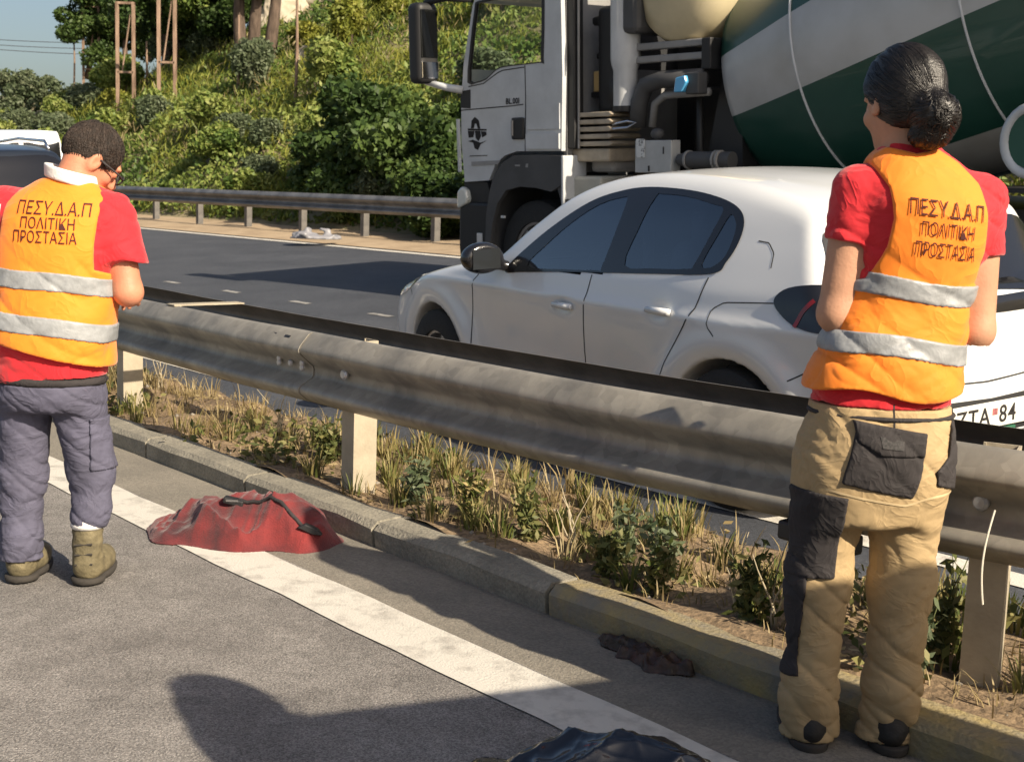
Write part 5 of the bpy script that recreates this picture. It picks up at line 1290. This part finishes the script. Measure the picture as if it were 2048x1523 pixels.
ph = tag(t.build('phone', M_black), 'black phone held in front of the person with the hair bun', 'phone'); ph.location = woman.location; ph.scale = woman.scale

def strands(name, f, seeds, step_dir, n_steps, ds, w, lift, m, parent, rs):
    P = np.array(seeds, float); V = [[] for _ in range(n_steps)]; side_ = None
    for k in range(n_steps):
        g = grad(f, P); g /= np.maximum(np.linalg.norm(g, axis=1, keepdims=True), 1e-6)
        P = P - g * f(P)[:, None] * .9
        d = step_dir(P); d -= g * (d * g).sum(1, keepdims=True); d /= np.maximum(np.linalg.norm(d, axis=1, keepdims=True), 1e-6)
        sd_ = np.cross(d, g); L = lift * (.4 + .6 * rs.random((len(P), 1)) if k == 0 else 1)
        if k == 0: LL = L
        tw = w * (1 - .75 * (k / (n_steps - 1)) ** 2)
        V[k] = np.stack([P + g * LL - sd_ * tw, P + g * (LL + .0012), P + g * LL + sd_ * tw], 1)
        P = P + d * ds
    A = np.stack(V, 1); N_ = len(P); idx = np.arange(N_ * n_steps * 3).reshape(N_, n_steps, 3); F = []
    for k in range(n_steps - 1):
        for c in (0, 1): F.append(np.stack([idx[:, k, c], idx[:, k, c + 1], idx[:, k + 1, c + 1], idx[:, k + 1, c]], 1))
    o = link(name, mesh(name, A.reshape(-1, 3), np.concatenate(F), True), m, parent); o['kind'] = 'stuff'; return o
rh = np.random.default_rng(9)
hv, _q = sdf_arrays(whair, (-.12, -.18, 1.30), (.17, .14, 1.62), .007)
bun = np.array([.060, -.092, 1.424])
far_ = hv[np.linalg.norm(hv - bun, axis=1) > .066]; near_ = hv[np.linalg.norm(hv - bun, axis=1) <= .066]
def to_bun(P): return bun + np.array([0, .02, .012]) - P + .005 * np.stack([vnoise(P[:, 0] * 30, P[:, 1] * 30, P[:, 2] * 30, 1), vnoise(P[:, 0] * 30, P[:, 1] * 30, P[:, 2] * 30, 2), vnoise(P[:, 0] * 30, P[:, 1] * 30, P[:, 2] * 30, 3)], 1)
def swirl(P): r = P - bun; return np.stack([-r[:, 2], .25 * np.sin(P[:, 0] * 90), r[:, 0]], 1) + .3 * r
strands('hair_strands', whair, far_[rh.integers(0, len(far_), 2600)], to_bun, 8, .012, .0011, .0016, M_hair, woman, rh)
strands('hair_strands', whair, near_[rh.integers(0, len(near_), 1100)], swirl, 7, .011, .0012, .0020, M_hair, woman, rh)
for o in woman.children:
    if o.name.split('.')[0] in ('trousers', 'pocket', 'pocket_flap', 'knee_pocket', 'side_panel', 'pocket_print', 'seam'): o.scale = (1, 1, 1.115); o.location.z = .010
    elif o.name.split('.')[0] != 'shoe': o.location.z = .098
# ---- man at the left, head bent and turned to the right
mp = at(110, 1165, 4.29)
man = tag(empty('person', (mp.x, mp.y, .006)), 'person with short dark hair, orange vest and blue grey trousers at the left', 'person')
MZ = [.66, .75, .90, 1.05, 1.17, 1.25, 1.295, 1.33, 1.36]
Mt = lambda P, o=0.0: loft(P, MZ, [.0, .0, .008, .022, .035, .042, .048, .055, .06], [0, 0, 0, 0, 0, .01, .015, .02, .025], [t + o for t in (.172, .182, .19, .186, .19, .182, .155, .105, .07)], [t + o for t in (.14, .15, .152, .14, .13, .115, .09, .072, .06)])
ML, MR = (-.150, .02, 1.245), (.205, .02, 1.235)
MLe, MRe = (-.225, .0, .985), (.262, .0, .985)
MLw, MRw = (-.11, .22, .97), (.175, .20, .965)
Rm_ = np.array(Matrix.Rotation(math.radians(-52), 3, 'Z') @ Matrix.Rotation(math.radians(-40), 3, 'X') @ Matrix.Rotation(math.radians(6), 3, 'Y'))
mh = (.124, .055, 1.415)
def mbody(P):
    f = smin(Mt(P, -.012), chain(P, [(.062, .0, 1.30), (.098, .022, 1.40)], [.066, .058]), .03)
    f = smin(f, head_sd(P, mh, Rm_, 1.02), .02)
    for a, b, c, lf in ((ML, MLe, MLw, True), (MR, MRe, MRw, False)):
        f = smin(f, chain(P, [a, b], [.058, .047], .02), .03); f = smin(f, chain(P, [b, c], [.046, .031], .02), .022)
        f = smin(f, hand_sd(P, c, (-.25 * np.sign(c[0]), .9, -.15), (.1, 0, 1), 1.0, lf), .015)
    return f
sdf_obj('body', mbody, (-.36, -.25, .85), (.40, .45, 1.62), .007, M_skin2, man)
def mshirt(P):
    f = Mt(P, .005)
    for a, b, w in ((ML, MLe, -1), (MR, MRe, 1)):
        a = np.array(a); b = np.array(b); d = b - a; e = a + d * .60
        sl = chain(P, [a, e + d * .1], [.078, .084], .02); nn = d / np.linalg.norm(d) + np.array([-.25 * w, 0, 0]); nn /= np.linalg.norm(nn); sl = smax(sl, (P - e) @ nn, .006)
        f = smin(f, sl, .05)
    f = np.maximum(np.maximum(f, .690 + .012 * np.sin(P[:, 0] * 11) - P[:, 2]), P[:, 2] - 1.335)
    return f + folds(P, .0045, 33, 6, 12, 8)
sdf_obj('shirt', mshirt, (-.4, -.28, .64), (.42, .28, 1.42), .007, M_redf, man)
mv = [(-.115, 1.315), (-.02, 1.352), (.03, 1.360), (.10, 1.358), (.15, 1.345), (.198, 1.306), (.194, 1.25), (.182, 1.15), (.178, 1.06), (.36, .99), (.36, .700), (.25, .725), (.12, .755), (-.05, .795), (-.17, .825), (-.36, .84), (-.36, 1.0), (-.135, 1.08), (-.126, 1.2)]
def mvest0(P):
    z = P[:, 2]; return Mt(P, .014) - .016 * (1 - sst(.72, 1.0, z)) + folds(P, .0055, 41, 4, 8, 6) * (1 - .7 * sst(1.02, 1.12, z))
def mvest(P): return smax(mvest0(P), poly2(P[:, 0], P[:, 2], mv), .004)
sdf_obj('vest', mvest, (-.38, -.3, .65), (.40, .3, 1.42), .0065, M_vest, man)
for zb, k in ((1.020, -.115), (.875, -.15)):
    def mb(P, zb=zb, k=k): return np.maximum(mvest(P) - .004, np.abs(P[:, 2] - zb - k * (P[:, 0] - .02) - .006 * np.sin(P[:, 0] * 15)) - .030)
    sdf_obj('reflective_band', mb, (-.38, -.3, zb - .12), (.40, .3, zb + .12), .006, M_band, man)
put_text(mvest0, [('ΠΕΣΥ.Δ.Α.Π', .060, .055, 1.235, .235), ('ΠΟΛΙΤΙΚΗ', .050, .042, 1.190, .175), ('ΠΡΟΣΤΑΣΙΑ', .052, .035, 1.145, .205)], man, M_print, .02)
f_ = lambda P: smin(mshirt(P), 9 + 0 * P[:, 0], .01)
field_patch('sleeve_badge', mshirt, [(-.165, 1.215), (-.132, 1.215), (-.132, 1.262), (-.165, 1.262)], M_whitef, man, .006)
for a in (-.160, -.147, -.138): field_patch('badge_mark', mshirt, [(a, 1.222), (a + .006, 1.222), (a + .006, 1.256), (a, 1.256)], M_text, man, .009)
def mcol(P):
    d = np.abs(np.hypot((P[:, 0] - .072), (P[:, 1] - .018)) - .080) - .007
    return smax(d, np.abs(P[:, 2] - 1.362 + .25 * (P[:, 0] - .072)) - .022, .006)
sdf_obj('collar', mcol, (-.05, -.1, 1.3), (.2, .15, 1.43), .006, M_whitef, man)
def mtr0(P):
    f = loft(P, [.60, .65, .70, .74], [.0, 0, 0, 0], [0, 0, 0, 0], [.165, .176, .174, .170], [.13, .15, .148, .14])
    l = chain(P, [(-.090, 0, .63), (-.112, .02, .36), (-.116, .0, .14), (-.115, .0, .085)], [.092, .078, .066, .072], .04)
    r = chain(P, [(.086, 0, .63), (.122, .03, .38), (.130, .0, .25), (.115, .0, .205)], [.092, .076, .060, .058], .04)
    return smin(f, np.minimum(l, r), .03) + folds(P, .007, 53, 9, 14, 10) * (.5 + .5 * (1 - sst(.2, .6, P[:, 2])))
def mtr(P): return np.maximum(np.maximum(mtr0(P), np.where(P[:, 0] < 0, .075, .195) - P[:, 2]), P[:, 2] - .695)
sdf_obj('trousers', mtr, (-.32, -.25, .03), (.32, .25, .78), .0055, M_bluet, man)
MB().tube([(.0 + .172 * math.cos(a), .140 * math.sin(a), .685) for a in np.linspace(0, 2 * math.pi, 30)], .016, 6, cap=False).build('belt', M_pock, man, True)
fp = lambda P: smax(mtr0(P) - .007, np.maximum(poly2(P[:, 0], P[:, 2], [(.145, .40), (.25, .40), (.25, .58), (.15, .58)]), P[:, 1] - .05), .003)
sdf_obj('thigh_pocket', fp, (.12, -.25, .38), (.27, .1, .6), .006, M_bluet, man)
def mhair(P):
    Q = (P - np.array(mh)) @ Rm_
    f = ell(Q, (0, -.016, .030), (.081, .100, .099)); f = smax(f, -(Q[:, 2] + .022 - .25 * np.minimum(Q[:, 1], .05)), .012); f = smax(f, Q[:, 1] - .072, .012)
    return f + .0014 * vnoise(P[:, 0] * 60, P[:, 1] * 60, P[:, 2] * 60, 9)
sdf_obj('hair', mhair, (-.05, -.12, 1.33), (.29, .22, 1.58), .006, M_hairb, man)
hv, _q = sdf_arrays(mhair, (-.05, -.12, 1.30), (.29, .22, 1.58), .007)
def crown(P): r = P - (np.array(mh) + np.array(Rm_) @ np.array([0, -.06, .10])); return r + .02 * np.stack([vnoise(P[:, 0] * 40, P[:, 1] * 40, P[:, 2] * 40, 4), vnoise(P[:, 0] * 40, P[:, 1] * 40, P[:, 2] * 40, 5), vnoise(P[:, 0] * 40, P[:, 1] * 40, P[:, 2] * 40, 6)], 1)
strands('hair_strands', mhair, hv[rh.integers(0, len(hv), 3000)], crown, 4, .006, .0011, .0030, M_hairb, man, rh)
Rh4 = Matrix(Rm_.tolist()).to_4x4()
HM = Matrix.Translation(mh) @ Rh4
gt = MB()
for sx in (-1, 1): gt.tube([(sx * .085, .0, .012), (sx * .080, .085, .016), (sx * .052, .108, .014)], .0035, 6, HM)
for sx in (-1, 1): gt.tube([(sx * .031 + .022 * math.cos(a), .108, .010 + .017 * math.sin(a)) for a in np.linspace(0, 6.28, 14)], .003, 5, HM, False)
gt.build('glasses', M_pock, man, True)['kind'] = 'stuff'
sdf_obj('beard', lambda P: smax(ell((P - np.array(mh)) @ Rm_, (0, .034, -.058), (.058, .060, .060)), np.maximum(((P - np.array(mh)) @ Rm_)[:, 2] + .035, -((P - np.array(mh)) @ Rm_)[:, 1] + .03), .008), (0, -.1, 1.25), (.3, .2, 1.5), .008, M_hairb, man)
for sx, top in ((-.112, .16), (.118, .205)):
    def bt(P, sx=sx, top=top):
        f = smin(chain(P, [(sx, -.005, top), (sx, -.01, .06)], [.050, .050]), ell(P, (sx, .09, .045), (.052, .13, .052)), .03)
        f = np.maximum(np.maximum(f, P[:, 2] - top), .018 - P[:, 2]); return f + .003 * vnoise(P[:, 0] * 30, P[:, 1] * 30, P[:, 2] * 55, 2)
    bo = sdf_obj('boot', bt, (sx - .08, -.09, 0), (sx + .08, .25, .24), .008, M_boot, man)
    sdf_obj('sole', lambda P, sx=sx: np.maximum(np.minimum(ell(P, (sx, .09, .02), (.057, .136, .06)), ell(P, (sx, -.005, .02), (.057, .062, .06))), np.abs(P[:, 2] - .011) - .011), (sx - .08, -.09, -.01), (sx + .08, .25, .05), .008, M_sole, bo)
    MB().lathe([(.054, top - .012), (.057, top + .0), (.054, top + .018)], 18, Matrix.Translation((sx, -.005, 0))).build('sock', M_whitef, man, True)
    for k in range(3): MB().tube([(sx - .03, -.058 + .004, .07 + .035 * k), (sx + .03, -.058 + .004, .075 + .035 * k)], .004, 5).build('boot_seam', M_sole, bo)

for o in man.children:
    if o.name.split('.')[0] not in ('boot', 'sock', 'boot_seam', 'trousers', 'thigh_pocket'): o.location.z = .022
# ---- somebody and a vehicle outside the picture, known by shadows; an added trailer casts the vehicle's
pz = copy_tree(man); pz.location = (1.0, 1.40, .0); pz.rotation_euler = (0, 0, -.75); pz.scale = (1.15, 1.15, 1.26)
tag(pz, 'person standing outside the picture, known only by the shadow on the road', 'person')
tr_ = tag(empty('shadow_trailer', (1.43, 1.17, 0), (0, 0, .378)), 'grey box trailer added out of view at the right to cast the shadow of a vehicle', 'trailer')
MB().box((0, -1.25, .5), (1.27, 0, 1.93), bev=.03).build('body', M_tg, tr_); MB().box((.1, -1.15, .42), (1.2, -.1, .5)).build('chassis', M_tb, tr_)
for sy in (-1.2, -.05): wheel(tr_, .7, sy, .3, .3, .16)
MB().tube([(1.26, -.62, .46), (2.0, -.62, .44)], .035, 8).build('drawbar', M_tb, tr_)

# ------------------------------------------------------------------ things on the ground
M_bag = mat('black_plastic_film', (.012, .013, .019), .2, bump=.1, bscale=30, coat=.6)
bg_ = at(1215, 1523, 2.9)
def creases(x, y, sd, sc=1.0):
    o = 0
    for k in range(5):
        a = k * .66 + sd; ph = (16 + 5 * k) * sc * (x * math.cos(a) + y * math.sin(a)) + 3.2 * vnoise(x * 5 * sc, y * 5 * sc, x * 0 + k, sd + k)
        m = np.clip(vnoise(x * 3.5 * sc + k * 7, y * 3.5 * sc, x * 0, sd + 20 + k) * 1.6 + .3, 0, 1)
        o = o + m * (1 - np.abs(np.sin(ph))) ** 1.5 * (1.0 - .12 * k)
    return o
def ridge(x, y, s): return 1 - np.abs(vnoise(x, y, x * 0 + .3, s))
def bagf(P):
    x, y, z = P.T
    h = .115 * np.exp(-((x + .02) / .20) ** 2 - ((y - .02) / .17) ** 2) + .05 * np.exp(-((x - .13) / .12) ** 2 - (y / .12) ** 2)
    e = np.hypot(x / .33, y / .22) + .16 * vnoise(x * 9, y * 9, z * 0, 4) 
    h = h * .8 + .034 * creases(x, y, 3, .62) + .006 * creases(x, y, 9, 1.6)
    h = np.maximum(h, .006) * (1 - sst(.82, 1.0, e))
    return np.maximum((z - h) * .6, (e - 1) * .2)
bag = sdf_obj('plastic_bag', lambda P: np.maximum(bagf(P), -.004 - P[:, 2]), (-.42, -.30, -.012), (.42, .30, .24), .006, M_bag)
bag.location = (.275, 2.885, .004); bag.scale = (1.0, .9, .85); tag(bag, 'crumpled black plastic bag lying on the road at the bottom edge of the picture', 'bag')

# the pixelated patch hides what lies there: only a heap of dark red cloth is suggested
M_redc = mat('dark_red_cloth', (.035, .008, .012), .85, col2=(.22, .020, .020), vscale=5, bump=.4, bscale=150, mixlo=.3, mixhi=.7, sheen=.2)
def heap(P):
    x, y, z = P.T
    h = .21 * np.exp(-((x + .05) / .22) ** 2 - (y / .15) ** 2) + .15 * np.exp(-((x - .24) / .15) ** 2 - ((y + .01) / .13) ** 2) + .06 * np.exp(-((x + .32) / .12) ** 2 - ((y - .05) / .1) ** 2)
    e = np.hypot(x / .46, y / .22) + .18 * vnoise(x * 6, y * 6, z * 0, 14)
    h = h * .66 + .045 * creases(x, y, 13, .5) + .012 * creases(x, y, 17, 1.3)
    h = np.maximum(h, .012) * (1 - sst(.80, 1.0, e))
    return np.maximum((z - h) * .6, (e - 1) * .2)
hp = sdf_obj('cloth_heap', lambda P: np.maximum(heap(P), -.004 - P[:, 2]), (-.56, -.32, -.012), (.56, .32, .32), .007, M_redc)
hl = at(505, 1075, 4.95); hp.location = (hl.x, hl.y, .004); hp.rotation_euler = (0, 0, -.18); hp.scale = (.94, 1.1, 1.0)
tag(hp, 'crumpled heap of dark red cloth lying across the white line beside the kerb', 'cloth')
st = tag(empty('strap', (hl.x, hl.y, 0)), 'dark strap with shiny buckles lying on the dark red cloth heap', 'strap')
hm = Matrix.Translation(hp.location) @ hp.rotation_euler.to_matrix().to_4x4() @ Matrix.Diagonal((*hp.scale, 1))
def on_heap(x, y, up=.006):
    zz = np.linspace(.35, 0, 140); Pz = np.stack([np.full(140, x), np.full(140, y), zz], 1); k = np.argmax(heap(Pz) < 0)
    return (hm @ Vector((x, y, float(zz[k])))) - Vector((hl.x, hl.y, 0)) + Vector((0, 0, up))
sp_ = [on_heap(x, y) for x, y in zip(np.linspace(-.06, .30, 14), np.linspace(-.05, -.10, 14) + .02 * np.sin(np.linspace(0, 5, 14)))]
MB().tube(sp_, .008, 7).build('webbing', M_pock, st, True)
MB().box((-.040, -.022, -.010), (.040, .022, .016), Matrix.Translation(sp_[0]) @ Matrix.Rotation(.2, 4, 'Y'), .006).build('buckle', M_blackm, st)
MB().box((-.026, -.026, .006), (.022, -.021, .014), Matrix.Translation(sp_[0])).build('buckle_bar', M_chrome, st)
MB().prism([(-.045, -.008), (-.02, .016), (.03, .014), (.055, -.002), (.02, -.012)], -.016, .016, 'y', Matrix.Translation(sp_[-1]) @ Matrix.Rotation(.35, 4, 'Y'), .004).build('buckle', M_blackm, st)

# dark dried scrap in the gutter
M_scrap = mat('dark_brown_scrap', (.014, .010, .008), .45, col2=(.055, .026, .016), vscale=12, bump=.6, bscale=60)
def scrap(P):
    x, y, z = P.T
    e = np.minimum(np.hypot((x + .09) / .09, (y - .02) / .045), np.hypot((x - .07) / .12, (y + .02) / .06)) + .30 * vnoise(x * 22, y * 22, z * 0, 24)
    h = (.016 + .018 * creases(x, y, 31, 1.2) + .006 * creases(x, y, 37, 3.0)) * (1 - sst(.7, 1.0, e))
    return np.maximum((z - h) * .5, (e - 1) * .05)
sc = sdf_obj('dry_scrap', lambda P: np.maximum(scrap(P), -.004 - P[:, 2]), (-.24, -.13, -.01), (.24, .13, .14), .005, M_scrap); p = at(1280, 1322, 3.72); sc.location = (p.x, p.y, .012); sc.rotation_euler = (0, 0, -.75)
tag(sc, 'dark brown dried scrap lying in the gutter below the kerb', 'scrap')
fs = sdf_obj('plastic_sheet', lambda P: np.maximum(ell(P, (0, 0, 0), (.42, .2, .11)) + .09 * vnoise(P[:, 0] * 9, P[:, 1] * 9, P[:, 2] * 12, 3), -P[:, 2]), (-.6, -.3, -.05), (.6, .3, .3), .03, mat('grey_white_plastic', (.24, .24, .26), .5))
p = R(17.5, 13.1, hz(13.1)); b = at(628, 470, 20.6); fs.location = (b.x, b.y, b.z - .06); tag(fs, 'crumpled pale plastic sheet lying under the far guardrail', 'litter')

# ------------------------------------------------------------------ weeds and dry grass on the strip between kerb and highway
def soil_z(s, n): return (.085 + .03 * math.sin(s * 5 + n * 9) * math.sin(n * 13) + .025 * math.sin(s * 11.3 + 2) * math.sin(n * 5.1)) * (1 if n < 3.9 else .3)
def blades(rs, spots, nb, h, spread, w=.004, curve=.5):
    V = []; F = []; rnd = []
    for (x, y, z) in spots:
        c = rs.uniform(0, 1); k = int(nb * rs.uniform(.6, 1.4))
        for _ in range(k):
            a = rs.uniform(0, 6.283); r = spread * rs.uniform(0, 1) ** .7; L = h * rs.uniform(.45, 1.25); ln = curve * rs.uniform(.2, 1.2)
            bx, by = x + r * math.cos(a) * .5, y + r * math.sin(a) * .5; dx, dy = math.cos(a) * ln, math.sin(a) * ln; ww = w * rs.uniform(.6, 1.5)
            px_, py_ = -math.sin(a) * ww, math.cos(a) * ww; b = len(V)
            for t, f in ((0, 1), (.45, .9), (.8, .55), (1, .05)):
                q = t ** 1.8; cx_, cy_, cz = bx + dx * L * q, by + dy * L * q, z + L * t * (1 - .25 * ln * t)
                V += [(cx_ - px_ * f, cy_ - py_ * f, cz), (cx_ + px_ * f, cy_ + py_ * f, cz)]
            for i in range(3): F.append((b + 2 * i, b + 2 * i + 1, b + 2 * i + 3, b + 2 * i + 2)); rnd.append(min(1, max(0, c * .6 + rs.uniform(0, .4))))
    return np.array(V), np.array(F), rnd
GR = leaf_mat('strip_grass', [(.06, .085, .018), (.12, .14, .035), (.26, .22, .085), (.38, .30, .14)], .2)
GDR = leaf_mat('strip_dry_grass', [(.17, .125, .055), (.30, .23, .11), (.44, .36, .20)], .2)
GLW = leaf_mat('strip_weed_leaves', [(.05, .065, .018), (.12, .135, .04), (.25, .225, .09)], .25)
rs = np.random.default_rng(77)
def strip_spots(n, s0, s1, n0, n1, seed, thr=-.2):
    o = []
    while len(o) < n:
        s, q = rs.uniform(s0, s1), rs.uniform(n0, n1)
        if vnoise(np.array([s * 1.7]), np.array([q * 3.1]), np.array([0.]), seed)[0] > thr: x, y, _ = R(s, q); o.append((x, y, soil_z(s, q) - .01))
    return o
V, F, r_ = blades(rs, strip_spots(300, -1.5, 15, 3.03, 3.95, 1), 24, .12, .10); tag(leaf_obj('strip_grass', V, F, r_, GR), 'green and yellow grass tufts along the strip under the guardrail', 'grass', kind='stuff')
V, F, r_ = blades(rs, strip_spots(900, -1.5, 14, 3.0, 3.97, 6, -.7), 9, .07, .14, .0022, .9); tag(leaf_obj('dry_thatch', V, F, r_, GDR), 'short dry thatch of dead grass covering the soil strip', 'grass', kind='stuff')
V, F, r_ = blades(rs, strip_spots(170, -1.5, 15, 3.1, 3.95, 2), 14, .17, .10, .0028, .7); tag(leaf_obj('dry_grass', V, F, r_, GDR), 'dry straw grass along the strip under the guardrail', 'grass', kind='stuff')
def patchleaves(n, s0, s1, seed, size, hh):
    P = []
    for (x, y, z) in strip_spots(n, s0, s1, 3.02, 3.9, seed, .05):
        for _ in range(26): P.append((x + rs.normal(0, .055), y + rs.normal(0, .055), z + abs(rs.normal(0, hh))))
    return np.array(P)
P = patchleaves(120, 1.8, 14, 3, .03, .05); V, F = leaf_arrays(P, .022, rs, 2.2, .5); tag(leaf_obj('low_weeds', V, F, np.clip(rs.uniform(0, 1, len(P)), 0, 1), GLW), 'low leafy weeds covering the soil strip', 'weeds', kind='stuff')
P = np.array([(x + rs.normal(0, .05), y + rs.normal(0, .05), z + .018) for (x, y, z) in strip_spots(420, -1.5, 12, 3.0, 3.98, 4, -.6) for _ in range(5)]); V, F = leaf_arrays(P, .030, rs, 1.6, .0); V[:, 2] = np.repeat(P[:, 2], 4) + (V[:, 2] - np.repeat(P[:, 2], 4)) * .3
tag(leaf_obj('leaf_litter', V, F, rs.uniform(0, 1, len(P)), GDR), 'dead leaves and straw scattered on the soil strip', 'leaf litter', kind='stuff')
# pebbles
V = []; F = []
for (x, y, z) in strip_spots(420, .5, 12, 3.0, 3.95, 5, -.9):
    r = rs.uniform(.006, .018); b = len(V); q = rs.uniform(.7, 1.2, 6)
    V += [(x + r * q[0], y, z + r * .6), (x - r * q[1], y, z + r * .6), (x, y + r * q[2], z + r * .6), (x, y - r * q[3], z + r * .6), (x, y, z + r * 1.3 * q[4]), (x, y, z - r * .4)]
    F += [(b + i, b + j, b + k) for i, j, k in ((0, 2, 4), (2, 1, 4), (1, 3, 4), (3, 0, 4), (2, 0, 5), (1, 2, 5), (3, 1, 5), (0, 3, 5))]
tag(link('pebbles', mesh('pebbles', V, np.array(F)), mat('pebble_stone', (.26, .23, .19), .9, var=.4, vscale=20)), 'small pale pebbles on the soil strip', 'pebbles', kind='stuff')
# single weeds that can be told apart
def weed(px, py, yy, h, ns, lab, leafy=True, seed=0, m=None, dry=False):
    r2 = np.random.default_rng(seed); p = at(px, py, yy); s = UX * p.x + UY * p.y; n = max(3.12, NX * p.x + NY * p.y); p = Vector(R(s, n))
    z = soil_z(s, n) if 2.98 < n < 4 else 0
    root = tag(empty('weed', (p.x, p.y, z - .01)), lab, 'weed'); P = []
    for i in range(ns):
        a = r2.uniform(0, 6.28); ln = r2.uniform(.1, .5); L = h * r2.uniform(.6, 1.1); pts = [(ln * L * q * q * math.cos(a) + .012 * math.sin(5 * q + i), ln * L * q * q * math.sin(a), L * q) for q in np.linspace(0, 1, 6)]
        MB().tube(pts, [.0045, .004, .0035, .003, .002, .0012], 5).build('stem', M_stalk if dry else M_green, root, True)
        if leafy:
            for q in r2.uniform(.1, 1, 34): j = min(5, int(q * 5)); c = pts[j]; P.append((c[0] + r2.normal(0, .018), c[1] + r2.normal(0, .018), L * q))
    if P:
        P = np.array(P); V, F = leaf_arrays(P, .017 if not dry else .012, r2, 2.4, .5); leaf_obj('leaves', V, F, r2.uniform(0, 1, len(P)), m or GLW, root)
M_stalk = mat('pale_dry_stalk', (.42, .36, .25), .9); M_green = mat('green_stem', (.10, .12, .04), .8)
for i, a in enumerate([(1110, 1130, 4.15, .17, 7, 'small green weed just behind the kerb left of the dry tuft'), (1235, 1160, 4.0, .20, 8, 'bushy green weed behind the kerb right of the low green weed'), (1325, 1085, 4.25, .22, 9, 'grey leaved weed under the guardrail beside the low wire'),
        (1440, 1150, 3.75, .26, 9, 'tall dark leaved weed under the guardrail left of the person with the bun'), (1480, 1230, 3.5, .24, 7, 'weed with pale bent stalks at the kerb left of the beige trousers'), (1250, 1030, 4.5, .20, 8, 'yellow green weed in the middle of the strip under the guardrail'),
        (1060, 1020, 4.75, .24, 9, 'round green weed between the third post and the strip middle'), (940, 990, 5.0, .22, 8, 'yellow weed right of the third guardrail post'), (830, 985, 5.2, .22, 8, 'leafy weed at the foot of the third guardrail post'),
        (655, 880, 5.95, .22, 8, 'dark leafy weed left of the third guardrail post'), (1400, 1260, 3.62, .2, 5, 'thin dry weed leaning over the kerb near the dark scrap'), (1830, 1290, 3.45, .25, 6, 'weed seen to the right of the beige trousers'), (1895, 1210, 3.6, .3, 6, 'tall thin weed left of the right post')]):
    weed(*a, seed=100 + i, m=[GLW, GR, G4][i % 3])
for i, a in enumerate([(1395, 1215, 3.75, .30, 4, 'bare pale dry stalks behind the kerb beside the dark weed'), (1505, 1120, 3.7, .30, 4, 'bare pale stalks under the rail end left of the dark knee pocket'), (1150, 980, 4.7, .26, 5, 'bare dry stalks hanging under the guardrail'), (320, 745, 8.0, .30, 6, 'dry stalks beside the farthest visible post'), (560, 800, 6.6, .28, 6, 'dry stalks under the guardrail behind the red cloth')]):
    weed(*a, leafy=False, seed=200 + i, dry=True)
